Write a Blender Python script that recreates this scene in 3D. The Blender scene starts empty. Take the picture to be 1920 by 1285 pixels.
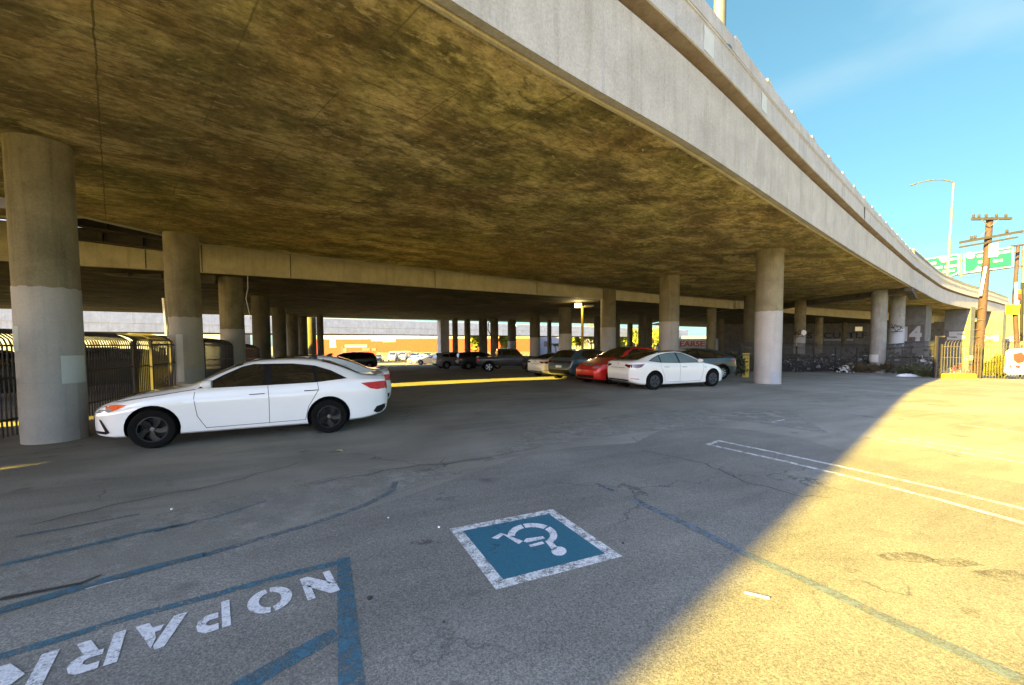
import bpy, bmesh, math, random
import numpy as np
from mathutils import Vector, Matrix
R = math.radians
random.seed(7)
SC = bpy.context.scene

# ---------------------------------------------------------------- camera, sky, sun, exposure
CAM_H, FOC, PITCH, ROLL = 1.70, 800.0, R(2.86), R(0.33)      # survey of the photograph (1920 px wide)
_f = Vector((0, math.cos(PITCH), -math.sin(PITCH)))
_u0 = Vector((0, math.sin(PITCH), math.cos(PITCH)))
_r0 = Vector((1, 0, 0))
_r = _r0 * math.cos(ROLL) - _u0 * math.sin(ROLL)
_u = _u0 * math.cos(ROLL) + _r0 * math.sin(ROLL)
cam = bpy.data.objects.new('camera', bpy.data.cameras.new('camera'))
SC.collection.objects.link(cam)
cam.matrix_world = Matrix(((_r.x, _u.x, -_f.x, 0), (_r.y, _u.y, -_f.y, 0), (_r.z, _u.z, -_f.z, CAM_H), (0, 0, 0, 1)))
cam.data.sensor_width = 36
cam.data.lens = FOC / 1920 * 36
cam.data.shift_y = 42.5 / 1920
cam.data.clip_end = 3000
cam.data.clip_start = .05
SC.camera = cam

_ray = lambda px, py: _f + _r * ((px - 960) / FOC) + _u * ((685 - py) / FOC)
WISP = _ray(1440, 195).cross(_ray(1920, 15)).normalized()
SUN = Vector((2.8, 2.25, -1.0))                             # the way the light travels
W = bpy.data.worlds.new('World'); SC.world = W; W.use_nodes = True
wn, wl = W.node_tree.nodes, W.node_tree.links
bg = wn['Background']
sky = wn.new('ShaderNodeTexSky'); sky.sky_type = 'NISHITA'; sky.sun_disc = False
sky.sun_elevation = math.atan(1 / math.hypot(SUN.x, SUN.y))
sky.sun_rotation = math.atan2(-SUN.x, -SUN.y)
sky.ozone_density = 1.6; sky.dust_density = .6; sky.air_density = 1.0
tc = wn.new('ShaderNodeTexCoord')
mp = wn.new('ShaderNodeMapping'); mp.inputs['Rotation'].default_value = (.25, .5, R(25)); mp.inputs['Scale'].default_value = (1.0, 4.0, 7)
nz = wn.new('ShaderNodeTexNoise'); nz.inputs['Scale'].default_value = 1.1; nz.inputs['Detail'].default_value = 4; nz.inputs['Roughness'].default_value = .5
rp = wn.new('ShaderNodeValToRGB')
rp.color_ramp.elements[0].position = .56; rp.color_ramp.elements[0].color = (0, 0, 0, 1)
rp.color_ramp.elements[1].position = .95; rp.color_ramp.elements[1].color = (.35, .35, .35, 1)
tint = wn.new('ShaderNodeMix'); tint.data_type = 'RGBA'; tint.blend_type = 'MULTIPLY'; tint.inputs[0].default_value = 1
tint.inputs[7].default_value = (.16, .28, .31, 1)
cl = wn.new('ShaderNodeMix'); cl.data_type = 'RGBA'; cl.inputs[7].default_value = (.75, .92, .95, 1)
wl.new(tc.outputs['Generated'], mp.inputs[0]); wl.new(mp.outputs[0], nz.inputs['Vector']); wl.new(nz.outputs[0], rp.inputs[0])
gm = wn.new('ShaderNodeGamma'); gm.inputs[1].default_value = .62
t2 = wn.new('ShaderNodeMix'); t2.data_type = 'RGBA'; t2.blend_type = 'MULTIPLY'; t2.inputs[0].default_value = 1; t2.inputs[7].default_value = (.50, .61, .60, 1)
wl.new(sky.outputs[0], tint.inputs[6]); wl.new(tint.outputs[2], gm.inputs[0]); wl.new(gm.outputs[0], t2.inputs[6]); wl.new(t2.outputs[2], cl.inputs[6]); wl.new(rp.outputs[0], cl.inputs[0])
# one thin diagonal wisp of cirrus
wv_ = wn.new('ShaderNodeVectorMath'); wv_.operation = 'DOT_PRODUCT'; wv_.inputs[1].default_value = WISP
ab = wn.new('ShaderNodeMath'); ab.operation = 'ABSOLUTE'
wr_ = wn.new('ShaderNodeMapRange'); wr_.interpolation_type = 'SMOOTHSTEP'; wr_.inputs['From Min'].default_value = .045; wr_.inputs['From Max'].default_value = 0; wr_.inputs['To Min'].default_value = 0; wr_.inputs['To Max'].default_value = .30
mu = wn.new('ShaderNodeMath'); mu.operation = 'MULTIPLY'
n2_ = wn.new('ShaderNodeTexNoise'); n2_.inputs['Scale'].default_value = 3.5; n2_.inputs['Detail'].default_value = 5
c2 = wn.new('ShaderNodeMix'); c2.data_type = 'RGBA'; c2.inputs[7].default_value = (.62, .74, .77, 1)
wl.new(tc.outputs['Generated'], wv_.inputs[0]); wl.new(wv_.outputs['Value'], ab.inputs[0]); wl.new(ab.outputs[0], wr_.inputs[0]); wl.new(tc.outputs['Generated'], n2_.inputs['Vector'])
wl.new(wr_.outputs[0], mu.inputs[0]); wl.new(n2_.outputs[0], mu.inputs[1]); wl.new(mu.outputs[0], c2.inputs[0]); wl.new(cl.outputs[2], c2.inputs[6])
# the sky is hazier and brighter on the sun's side
dt = wn.new('ShaderNodeVectorMath'); dt.operation = 'DOT_PRODUCT'; dt.inputs[1].default_value = (-SUN).normalized()
gr = wn.new('ShaderNodeMapRange'); gr.inputs['From Min'].default_value = -.2; gr.inputs['From Max'].default_value = 1.0
gr.inputs['To Min'].default_value = 0.0; gr.inputs['To Max'].default_value = 1.0
gc = wn.new('ShaderNodeMix'); gc.data_type = 'RGBA'; gc.inputs[6].default_value = (1, 1, 1, 1); gc.inputs[7].default_value = (9.8, 5.3, 6.0, 1)
hz = wn.new('ShaderNodeMix'); hz.data_type = 'RGBA'; hz.blend_type = 'MULTIPLY'; hz.inputs[0].default_value = 1
wl.new(tc.outputs['Generated'], dt.inputs[0]); wl.new(dt.outputs['Value'], gr.inputs[0]); wl.new(gr.outputs[0], gc.inputs[0]); wl.new(gc.outputs[2], hz.inputs[7])
wl.new(c2.outputs[2], hz.inputs[6]); wl.new(hz.outputs[2], bg.inputs[0])
bg.inputs[1].default_value = .05

sl = bpy.data.lights.new('sun', 'SUN'); sl.energy = 2.3; sl.angle = R(.5); sl.color = (1.0, .71, .085)
so = bpy.data.objects.new('sun', sl); SC.collection.objects.link(so)
so.rotation_euler = (-SUN).to_track_quat('Z', 'Y').to_euler()
so.location = (-20, -20, 30)
SC.view_settings.view_transform = 'Standard'; SC.view_settings.look = 'None'
SC.view_settings.gamma = 1; SC.view_settings.use_curve_mapping = False
SC.view_settings.exposure = 4.80
SC.cycles.max_bounces = 8; SC.cycles.diffuse_bounces = 5

# ---------------------------------------------------------------- survey helpers (pixel of the photo -> metres)
O3 = Vector((0, 0, CAM_H))
def ray(px, py): return _f + _r * ((px - 960) / FOC) + _u * ((685 - py) / FOC)
def P(px, py, Y):
    d = ray(px, py); return O3 + d * (Y / d.y)
def PH(px, py, h):
    d = ray(px, py); return O3 + d * ((h - CAM_H) / d.z)
def zg(x, y):
    return float(np.interp(y + .25 * min(max(0, x), 10) + .7 * max(0, x - 10), [-500, 17, 20, 34, 92, 200, 2000], [0, 0, -.04, -.5, -1.9, -2.1, -2.1]))
def G(px, py):
    z = 0
    for _ in range(40):
        p = PH(px, py, z); z = .5 * z + .5 * zg(p.x, p.y)
    return PH(px, py, z)
def XY(px, Y):
    p = P(px, 645, Y); return p.x, p.y

# ---------------------------------------------------------------- object helpers
def link(o): SC.collection.objects.link(o); return o
def tag(o, label=None, cat=None, group=None, kind=None):
    for k, v in (('label', label), ('category', cat), ('group', group), ('kind', kind)):
        if v: o[k] = v
    return o
def thing(name, label, cat, loc=(0, 0, 0), rz=0, group=None):
    o = link(bpy.data.objects.new(name, None)); o.location = loc; o.rotation_euler = (0, 0, rz)
    o.empty_display_size = .3
    return tag(o, label, cat, group)
def root_of(o):
    while o.parent: o = o.parent
    return o
class MB:
    """collects shapes; build() links them as one mesh object"""
    def __init__(s): s.v = []; s.f = []; s.m = []
    def add(s, vs, fs, m=0):
        b = len(s.v); s.v += [tuple(v) for v in vs]; s.f += [tuple(i + b for i in f) for f in fs]; s.m += [m] * len(fs); return s
    def box(s, c, d, rz=0, m=0, rot=None):
        vs = []
        M = rot or Matrix.Rotation(rz, 3, 'Z')
        for x in (-.5, .5):
            for y in (-.5, .5):
                for z in (-.5, .5): vs.append(Vector(c) + M @ Vector((x * d[0], y * d[1], z * d[2])))
        return s.add(vs, [(0, 1, 3, 2), (4, 6, 7, 5), (0, 4, 5, 1), (2, 3, 7, 6), (0, 2, 6, 4), (1, 5, 7, 3)], m)
    def bar(s, a, b, w, h, m=0):
        a, b = Vector(a), Vector(b); d = b - a; L = d.length
        q = d.to_track_quat('X', 'Z').to_matrix()
        return s.box((a + b) / 2, (L, w, h), m=m, rot=q)
    def tube(s, pts, r, n=8, m=0, cap=True):
        pts = [Vector(p) for p in pts]; k = len(pts); rs = r if hasattr(r, '__len__') else [r] * k
        vs = []; fs = []; ref = None
        for i, p in enumerate(pts):
            t = (pts[min(i + 1, k - 1)] - pts[max(i - 1, 0)]).normalized()
            a = Vector((0, 0, 1)) if abs(t.z) < .9 else Vector((1, 0, 0))
            if ref is not None:
                a = ref
            x = a.cross(t).normalized(); y = t.cross(x).normalized(); ref = y
            for j in range(n):
                an = 2 * math.pi * j / n
                vs.append(p + (x * math.cos(an) + y * math.sin(an)) * rs[i])
        for i in range(k - 1):
            for j in range(n):
                fs.append((i * n + j, i * n + (j + 1) % n, (i + 1) * n + (j + 1) % n, (i + 1) * n + j))
        if cap: fs += [tuple(range(n))[::-1], tuple((k - 1) * n + j for j in range(n))]
        return s.add(vs, fs, m)
    def cyl(s, c, r, h, n=24, r2=None, m=0):
        c = Vector(c); return s.tube([c, c + Vector((0, 0, h))], [r, r if r2 is None else r2], n, m)
    def lathe(s, prof, c=(0, 0, 0), n=24, M=None, m=0):
        M = M or Matrix.Identity(3); vs = []; fs = []; k = len(prof)
        for i in range(n):
            a = 2 * math.pi * i / n
            for r, z in prof: vs.append(Vector(c) + M @ Vector((r * math.cos(a), r * math.sin(a), z)))
        for i in range(n):
            for j in range(k - 1):
                i2 = (i + 1) % n
                fs.append((i * k + j, i2 * k + j, i2 * k + j + 1, i * k + j + 1))
        return s.add(vs, fs, m)
    def grid(s, rows, m=0, flip=False):
        n = len(rows[0]); vs = [p for r_ in rows for p in r_]; fs = []
        for i in range(len(rows) - 1):
            for j in range(n - 1):
                f = (i * n + j, i * n + j + 1, (i + 1) * n + j + 1, (i + 1) * n + j)
                fs.append(f[::-1] if flip else f)
        return s.add(vs, fs, m)
    def poly(s, pts, m=0): return s.add(pts, [tuple(range(len(pts)))], m)
    def prism(s, pts, off, m=0):
        n = len(pts); off = Vector(off); vs = [Vector(p) for p in pts] + [Vector(p) + off for p in pts]
        fs = [tuple(range(n))[::-1], tuple(range(n, 2 * n))] + [(i, (i + 1) % n, n + (i + 1) % n, n + i) for i in range(n)]
        return s.add(vs, fs, m)
    def build(s, name, mats, parent=None, smooth=None, local=False, fix=True, bevel=0):
        me = bpy.data.meshes.new(name)
        off = Vector((0, 0, 0))
        if parent is not None and not local: off = root_of(parent).location
        me.from_pydata([tuple(Vector(v) - off) for v in s.v], [], s.f)
        for mt in (mats if isinstance(mats, (list, tuple)) else [mats]): me.materials.append(mt)
        me.polygons.foreach_set('material_index', s.m)
        if fix or bevel:
            b = bmesh.new(); b.from_mesh(me)
            if bevel:
                bmesh.ops.remove_doubles(b, verts=b.verts, dist=1e-5)
                bmesh.ops.bevel(b, geom=b.edges[:], offset=bevel, segments=2, profile=.6, affect='EDGES', clamp_overlap=True)
            bmesh.ops.recalc_face_normals(b, faces=b.faces); b.to_mesh(me); b.free()
        if smooth is not None: sharp(me, smooth)
        o = link(bpy.data.objects.new(name, me)); o.parent = parent
        return o
def sharp(me, deg):
    me.polygons.foreach_set('use_smooth', [True] * len(me.polygons))
    me.set_sharp_from_angle(angle=R(deg))

# ---------------------------------------------------------------- materials
def node_mat(name):
    m = bpy.data.materials.new(name); m.use_nodes = True
    return m, m.node_tree.nodes, m.node_tree.links, m.node_tree.nodes['Principled BSDF']
def N_noise(n, l, scale, detail=4, rough=.6, vec=None, dist=0):
    t = n.new('ShaderNodeTexNoise'); t.inputs['Scale'].default_value = scale; t.inputs['Detail'].default_value = detail
    t.inputs['Roughness'].default_value = rough; t.inputs['Distortion'].default_value = dist
    if vec is not None: l.new(vec, t.inputs['Vector'])
    return t.outputs[0]
def N_pos(n, l, rot=(0, 0, 0), scale=(1, 1, 1), obj=False):
    if obj: src = n.new('ShaderNodeTexCoord').outputs['Object']
    else: src = n.new('ShaderNodeNewGeometry').outputs['Position']
    m = n.new('ShaderNodeMapping'); m.vector_type = 'TEXTURE'        # rotate first, then stretch
    m.inputs['Rotation'].default_value = rot; m.inputs['Scale'].default_value = tuple(1 / q for q in scale)
    l.new(src, m.inputs[0]); return m.outputs[0]
def N_ramp(n, l, fac, stops):
    r = n.new('ShaderNodeValToRGB'); e = r.color_ramp.elements
    while len(e) < len(stops): e.new(.5)
    for i, (p, c) in enumerate(stops):
        e[i].position = p; e[i].color = c if len(c) == 4 else (*c, 1)
    l.new(fac, r.inputs[0]); return r.outputs[0]
def N_mix(n, l, fac, a, b, mode='MIX'):
    m = n.new('ShaderNodeMix'); m.data_type = 'RGBA'; m.blend_type = mode
    for s_, v in ((0, fac), (6, a), (7, b)):
        if hasattr(v, 'default_value') or hasattr(v, 'links'): l.new(v, m.inputs[s_])
        else: m.inputs[s_].default_value = v if s_ == 0 else (*v, 1)
    return m.outputs[2]
def N_bump(n, l, h, p, strength=.3, dist=.02):
    b = n.new('ShaderNodeBump'); b.inputs['Strength'].default_value = strength; b.inputs['Distance'].default_value = dist
    l.new(h, b.inputs['Height']); l.new(b.outputs[0], p.inputs['Normal'])
g3 = lambda v: (v, v, v)
def simple(name, c, rough=.6, metal=0, var=.12, scale=6, coat=0, bump=0, obj=True, spec=.5):
    m, n, l, p = node_mat(name)
    v = N_pos(n, l, obj=obj)
    f = N_noise(n, l, scale, 5, .65, v)
    c = Vector(c)
    l.new(N_ramp(n, l, f, [(.3, tuple(c * (1 - var))), (.7, tuple(c * (1 + var)))]), p.inputs['Base Color'])
    p.inputs['Roughness'].default_value = rough; p.inputs['Metallic'].default_value = metal
    p.inputs['Coat Weight'].default_value = coat; p.inputs['Coat Roughness'].default_value = .05
    p.inputs['Specular IOR Level'].default_value = spec
    if bump: N_bump(n, l, f, p, bump, .01)
    return m
def emit(name, c, s):
    m, n, l, p = node_mat(name)
    p.inputs['Base Color'].default_value = (*c, 1); p.inputs['Emission Color'].default_value = (*c, 1); p.inputs['Emission Strength'].default_value = s
    return m

def mk_asphalt(name, base, dark, light, seed, patchy=1.0):
    m, n, l, p = node_mat(name)
    v = N_pos(n, l)
    vo = n.new('ShaderNodeMapping'); vo.inputs['Location'].default_value = (seed, seed * 1.7, 0); l.new(v, vo.inputs[0]); v2 = vo.outputs[0]
    big = N_noise(n, l, .35, 5, .6, v2, .6)
    col = N_ramp(n, l, big, [(.3, dark), (.5, base), (.72, light)])
    vs = N_pos(n, l, (0, 0, R(24)), (.22, 1.3, 1))
    st = N_noise(n, l, 1.6, 6, .7, vs, .3)
    col = N_mix(n, l, .32 * patchy, col, N_ramp(n, l, st, [(.35, tuple(Vector(dark) * .8)), (.5, base), (.7, light)]))
    fine = N_noise(n, l, 95, 3, .8, v2)
    col = N_mix(n, l, .58, col, N_ramp(n, l, fine, [(.38, g3(.16)), (.5, g3(.5)), (.63, g3(.92))]), 'OVERLAY')
    mid = N_noise(n, l, 46, 4, .75, v2)
    col = N_mix(n, l, .24, col, N_ramp(n, l, mid, [(.40, g3(.22)), (.60, g3(.80))]), 'OVERLAY')
    vor = n.new('ShaderNodeTexVoronoi'); vor.inputs['Scale'].default_value = 85; l.new(v2, vor.inputs['Vector'])
    col = N_mix(n, l, N_ramp(n, l, vor.outputs[0], [(.02, g3(.5)), (.16, g3(0))]), col, tuple(Vector(light) * 1.7))
    # thin cracks
    cr = n.new('ShaderNodeTexVoronoi'); cr.feature = 'DISTANCE_TO_EDGE'; cr.inputs['Scale'].default_value = .33
    wv = N_mix(n, l, .12, v2, v2)
    dn = n.new('ShaderNodeTexNoise'); dn.inputs['Scale'].default_value = 2.2; dn.inputs['Detail'].default_value = 6; l.new(v2, dn.inputs['Vector'])
    ad = n.new('ShaderNodeVectorMath'); ad.operation = 'ADD'; l.new(v2, ad.inputs[0]); l.new(dn.outputs[1], ad.inputs[1]); l.new(ad.outputs[0], cr.inputs['Vector'])
    ck = N_ramp(n, l, cr.outputs[0], [(.0, g3(1)), (.006, g3(0))])
    gate = N_ramp(n, l, N_noise(n, l, .5, 2, .5, v2), [(.5, g3(0)), (.62, g3(.75))])
    ml = N_mix(n, l, 1.0, ck, gate, 'MULTIPLY')
    col = N_mix(n, l, ml, col, (.035, .034, .033))
    # oil spots
    os_ = N_ramp(n, l, N_noise(n, l, 1.3, 3, .5, v2, .2), [(.66, g3(0)), (.75, g3(.6))])
    col = N_mix(n, l, os_, col, (.05, .047, .043))
    l.new(col, p.inputs['Base Color'])
    p.inputs['Roughness'].default_value = .92; p.inputs['Specular IOR Level'].default_value = .25
    N_bump(n, l, fine, p, .55, .006)
    return m

def mk_concrete(name, a, b, stain, streak=.5, rough=.9, vertical=True, sc=1.0, grain=.35):
    m, n, l, p = node_mat(name)
    v = N_pos(n, l)
    f = N_noise(n, l, 1.4 * sc, 6, .62, v, .4)
    col = N_ramp(n, l, f, [(.32, a), (.68, b)])
    vv = N_pos(n, l, (0, 0, 0), (2.2 * sc, 2.2 * sc, .16 * sc) if vertical else (.4, 2, 2))
    s_ = N_noise(n, l, 2.0, 5, .7, vv, .2)
    col = N_mix(n, l, N_ramp(n, l, s_, [(.5, g3(0)), (.72, g3(streak))]), col, stain)
    fi = N_noise(n, l, 28, 4, .75, v)
    col = N_mix(n, l, grain, col, N_ramp(n, l, fi, [(.35, g3(.3)), (.65, g3(.7))]), 'OVERLAY')
    l.new(col, p.inputs['Base Color']); p.inputs['Roughness'].default_value = rough; p.inputs['Specular IOR Level'].default_value = .3
    N_bump(n, l, fi, p, .35, .012)
    return m

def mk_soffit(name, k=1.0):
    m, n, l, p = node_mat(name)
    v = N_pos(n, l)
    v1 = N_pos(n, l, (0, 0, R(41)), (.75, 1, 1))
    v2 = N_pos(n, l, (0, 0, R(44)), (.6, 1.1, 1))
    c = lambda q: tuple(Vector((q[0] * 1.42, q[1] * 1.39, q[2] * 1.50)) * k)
    A = N_noise(n, l, .9, 12, .72, v1, .35)
    col = N_ramp(n, l, A, [(.38, c((.095, .078, .028))), (.47, c((.19, .155, .054))), (.54, c((.29, .235, .085))), (.64, c((.43, .355, .14)))])
    # dark soot and algae in ragged blotches, with grain
    B = N_noise(n, l, .8, 14, .74, v2, .3)
    col = N_mix(n, l, N_ramp(n, l, B, [(.50, g3(0)), (.58, g3(.66))]), col, c((.095, .078, .034)))
    # bare ochre patches where the skin has spalled
    Cc = N_noise(n, l, .6, 11, .68, v1, .5)
    col = N_mix(n, l, N_ramp(n, l, Cc, [(.565, g3(0)), (.60, g3(.72))]), col, c((.45, .37, .155)))
    Dd = N_noise(n, l, .13, 3, .5, v)
    col = N_mix(n, l, N_ramp(n, l, Dd, [(.42, g3(.5)), (.58, g3(0))]), col, c((.115, .095, .038)))
    # short ragged strokes left by the form boards, and slow drifts of hue
    v3 = N_pos(n, l, (0, 0, R(43)), (.9, 3.4, 1))
    S1 = N_noise(n, l, 2.2, 9, .72, v3, .3)
    col = N_mix(n, l, N_ramp(n, l, S1, [(.535, g3(0)), (.575, g3(.55))]), col, c((.085, .07, .032)))
    S2 = N_noise(n, l, 3.1, 9, .7, N_pos(n, l, (0, 0, R(39)), (1.0, 2.6, 1)), .4)
    col = N_mix(n, l, N_ramp(n, l, S2, [(.58, g3(0)), (.615, g3(.5))]), col, c((.42, .35, .16)))
    hue = N_noise(n, l, .35, 4, .6, v, .4)
    col = N_mix(n, l, .45, col, N_ramp(n, l, hue, [(.4, (.58, .46, .40)), (.5, (.5, .5, .5)), (.6, (.44, .52, .36))]), 'SOFT_LIGHT')
    w = N_pos(n, l, (0, 0, R(43)))
    wd = n.new('ShaderNodeVectorMath'); wd.operation = 'MULTIPLY_ADD'; wn_ = n.new('ShaderNodeTexNoise'); wn_.inputs['Scale'].default_value = 3; wn_.inputs['Detail'].default_value = 5
    l.new(w, wn_.inputs['Vector']); l.new(wn_.outputs[1], wd.inputs[0]); wd.inputs[1].default_value = (.05, .05, 0); l.new(w, wd.inputs[2])
    def brick(bw_, rh, ms, off, amt):
        br = n.new('ShaderNodeTexBrick'); br.inputs['Scale'].default_value = 1
        br.inputs['Brick Width'].default_value = bw_; br.inputs['Row Height'].default_value = rh; br.inputs['Mortar Size'].default_value = ms; br.inputs['Mortar Smooth'].default_value = .3
        br.inputs['Color1'].default_value = (0, 0, 0, 1); br.inputs['Color2'].default_value = (0, 0, 0, 1); br.inputs['Mortar'].default_value = (amt, amt, amt, 1); br.offset = off
        l.new(wd.outputs[0], br.inputs['Vector']); return br.outputs[0]
    col = N_mix(n, l, brick(4.88, 40, .011, 0, .65), col, c((.06, .05, .022)))          # pour joints across the deck
    col = N_mix(n, l, brick(2.44, 1.22, .013, .5, .55), col, c((.09, .075, .03)))      # form panels
    fi = N_noise(n, l, 7.5, 14, .84, v1, .2)
    col = N_mix(n, l, .7, col, N_ramp(n, l, fi, [(.38, g3(.16)), (.62, g3(.82))]), 'OVERLAY')
    vr = n.new('ShaderNodeTexVoronoi'); vr.inputs['Scale'].default_value = 1.0; l.new(N_pos(n, l, (0, 0, R(-25)), (2.2, .45, 1)), vr.inputs['Vector'])
    col = N_mix(n, l, N_ramp(n, l, vr.outputs[0], [(.022, g3(.7)), (.045, g3(0))]), col, c((.62, .57, .40)))
    l.new(col, p.inputs['Base Color']); p.inputs['Roughness'].default_value = .93; p.inputs['Specular IOR Level'].default_value = .2
    N_bump(n, l, fi, p, .4, .02)
    return m

def mk_worn(name, c, wear=.5, scale=9, soft=.12, rough=.8):
    """road paint, worn through to the asphalt underneath"""
    m, n, l, p = node_mat(name)
    v = N_pos(n, l)
    f = N_noise(n, l, scale, 7, .8, v)
    f2 = N_noise(n, l, 70, 3, .8, v)
    cc = Vector(c)
    l.new(N_ramp(n, l, f2, [(.3, tuple(cc * .75)), (.7, tuple(cc * 1.15))]), p.inputs['Base Color']); p.inputs['Roughness'].default_value = rough
    ad = n.new('ShaderNodeMath'); ad.operation = 'MULTIPLY_ADD'; l.new(f2, ad.inputs[0]); ad.inputs[1].default_value = .5; l.new(f, ad.inputs[2])
    a = N_ramp(n, l, ad.outputs[0], [(max(0, wear + .25 - soft), g3(0)), (wear + .25 + soft, g3(1))])
    l.new(a, p.inputs['Alpha'])
    return m

M = {}
M['asphalt'] = mk_asphalt('old_asphalt', (.212, .20, .166), (.135, .125, .10), (.30, .286, .243), 3.1)
M['asphalt2'] = mk_asphalt('newer_asphalt', (.166, .158, .135), (.122, .115, .099), (.25, .24, .208), 11.7, 1.0)
M['fascia'] = mk_concrete('fascia_concrete', (.33, .315, .285), (.43, .415, .38), (.25, .235, .20), .6)
M['groove'] = mk_concrete('dark_groove', (.15, .115, .09), (.22, .175, .14), (.09, .07, .055), .6)  # darker brown for the recess faces under the parapet panel
M['fascia2'] = mk_concrete('stained_fascia', (.42, .37, .24), (.56, .50, .34), (.30, .25, .13), .5)
M['fascia3'] = mk_concrete('grey_fascia', (.50, .48, .48), (.64, .62, .61), (.28, .26, .25), .4)
M['soffit'] = mk_soffit('stained_soffit')
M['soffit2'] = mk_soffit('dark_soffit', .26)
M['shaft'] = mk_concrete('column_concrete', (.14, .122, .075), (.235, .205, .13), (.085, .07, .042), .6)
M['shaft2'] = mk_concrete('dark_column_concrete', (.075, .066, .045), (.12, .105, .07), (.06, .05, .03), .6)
M['paint'] = mk_concrete('column_grey_paint', (.30, .285, .265), (.36, .345, .32), (.24, .23, .21), .5, grain=.14)
M['weathered'] = mk_concrete('weathered_column_concrete', (.17, .17, .155), (.25, .25, .23), (.11, .11, .095), .6)
M['paint2'] = simple('pale_patch_paint', (.46, .49, .47), .85, var=.06, scale=3, bump=.1)
M['patchgrey'] = simple('mid_grey_patch_paint', (.27, .29, .31), .85, var=.05)
M['mast'] = simple('galvanised_steel', (.15, .15, .145), .45, .6, .1, 4)
M['darksteel'] = simple('rusty_dark_steel', (.045, .035, .026), .7, .2, .4, 3)
M['iron'] = simple('black_wrought_iron', (.012, .012, .012), .55, .1, .3, 8)
M['tanfence'] = simple('faded_tan_steel', (.042, .036, .033), .7, .1, .2, 6)
M['wood'] = simple('creosoted_pole_wood', (.032, .016, .022), .85, 0, .35, 5, bump=.4)
M['greywood'] = simple('weathered_crossarm_wood', (.022, .019, .024), .85, 0, .25, 5)
M['rubber'] = simple('tyre_rubber', (.005, .005, .005), .9, 0, .2, 20, spec=.15)
M['blackplastic'] = simple('black_plastic', (.006, .006, .0065), .55, 0, .15, 20, spec=.3)
M['blackgloss'] = simple('gloss_black_alloy', (.003, .003, .0035), .3, 0, .1, 5, coat=.25, spec=.4)
M['alloy'] = simple('silver_alloy', (.42, .42, .43), .35, .8, .1, 9)
M['darkalloy'] = simple('dark_wheel_cover', (.035, .037, .042), .5, .1, .1, 9)
M['glass'] = simple('dark_tinted_glass', (.006, .008, .010), .04, 0, .1, 2, coat=.6, spec=1.0)
M['glass2'] = simple('blue_reflecting_glass', (.12, .20, .22), .04, .0, .1, 2, coat=.6, spec=1.0)
M['glass'].node_tree.nodes['Principled BSDF'].inputs['IOR'].default_value = 1.9
M['glass2'].node_tree.nodes['Principled BSDF'].inputs['IOR'].default_value = 1.8
M['whitepaint'] = simple('white_car_paint', (.78, .78, .77), .22, 0, .015, 2, coat=1)
M['pearl'] = simple('warm_white_car_paint', (.72, .71, .66), .22, 0, .015, 2, coat=1)
M['redpaint'] = simple('red_car_paint', (.60, .018, .012), .3, .15, .05, 2, coat=1)
M['tealpaint'] = simple('slate_teal_car_paint', (.055, .085, .10), .35, .3, .05, 2, coat=1)
M['greypaint'] = simple('grey_car_paint', (.16, .155, .15), .35, .3, .05, 2, coat=1)
M['darkgrey'] = simple('dark_grey_car_paint', (.05, .05, .05), .35, .2, .05, 2, coat=1)
M['blackpaint'] = simple('black_car_paint', (.012, .012, .014), .3, .1, .05, 2, coat=1)
M['navypaint'] = simple('dark_teal_car_paint', (.02, .035, .04), .3, .2, .05, 2, coat=1)
M['silverpaint'] = simple('silver_car_paint', (.45, .46, .47), .35, .4, .05, 2, coat=1)
M['yellowpaint'] = simple('cream_car_paint', (.72, .60, .33), .4, 0, .05, 2, coat=1)
M['redlens'] = simple('red_lamp_lens', (.50, .008, .008), .25, 0, .25, 14, coat=.3, spec=.3)
M['darkred'] = simple('smoked_red_lens', (.10, .006, .008), .12, 0, .3, 14, coat=1)
M['amber'] = simple('amber_lens', (.75, .12, .02), .15, 0, .2, 14, coat=1)
M['lens'] = simple('clear_lamp_lens', (.30, .31, .32), .1, .2, .3, 18, coat=1)
M['gap'] = simple('panel_gap_shadow_rubber', (.03, .03, .03), .9)
M['plate'] = simple('white_number_plate', (.62, .62, .60), .5, 0, .08, 30)
M['chrome'] = simple('chrome_trim', (.6, .6, .6), .15, 1, .05, 4)
M['signgreen'] = simple('reflective_green', (.008, .27, .10), .5, 0, .06, 2)
M['signwhite'] = simple('reflective_white', (.75, .76, .74), .5, 0, .04, 4)
M['orange'] = mk_concrete('orange_painted_wall', (.25, .036, .022), (.31, .046, .026), (.20, .028, .012), .4)
M['cream'] = simple('cream_wall', (.50, .44, .32), .85, 0, .06, .6)
M['palewall'] = simple('pale_wall', (.17, .19, .24), .85, 0, .08, .5)
M['darkwall'] = mk_concrete('grimy_wall', (.06, .055, .05), (.11, .10, .095), (.04, .036, .03), .5)
M['safety'] = simple('yellow_safety_paint', (.36, .24, .015), .6, 0, .15, 4)
M['safetyorange'] = simple('orange_sign_face', (.80, .20, .02), .5, 0, .05, 4)
M['signred'] = simple('red_sign_face', (.65, .03, .03), .5, 0, .05, 4)
M['signblue'] = simple('blue_sign_face', (.02, .08, .35), .5, 0, .05, 4)
M['bark'] = simple('bark', (.10, .07, .045), .9, 0, .3, 12, bump=.4)
M['leaf'] = simple('sunny_leaf', (.16, .20, .02), .6, 0, .45, 1.4)
M['leafdark'] = simple('dark_leaf', (.035, .045, .016), .7, 0, .5, 3)
M['drygrass'] = simple('dry_grass', (.075, .062, .028), .9, 0, .4, 5)
M['yellowleaf'] = simple('yellow_green_leaf', (.09, .095, .012), .6, 0, .4, 3)
M['tarp'] = simple('white_tarp', (.60, .62, .62), .7, 0, .15, 5)
M['brick'] = simple('red_vehicle_paint', (.30, .03, .02), .5, 0, .2, 2)
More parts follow.
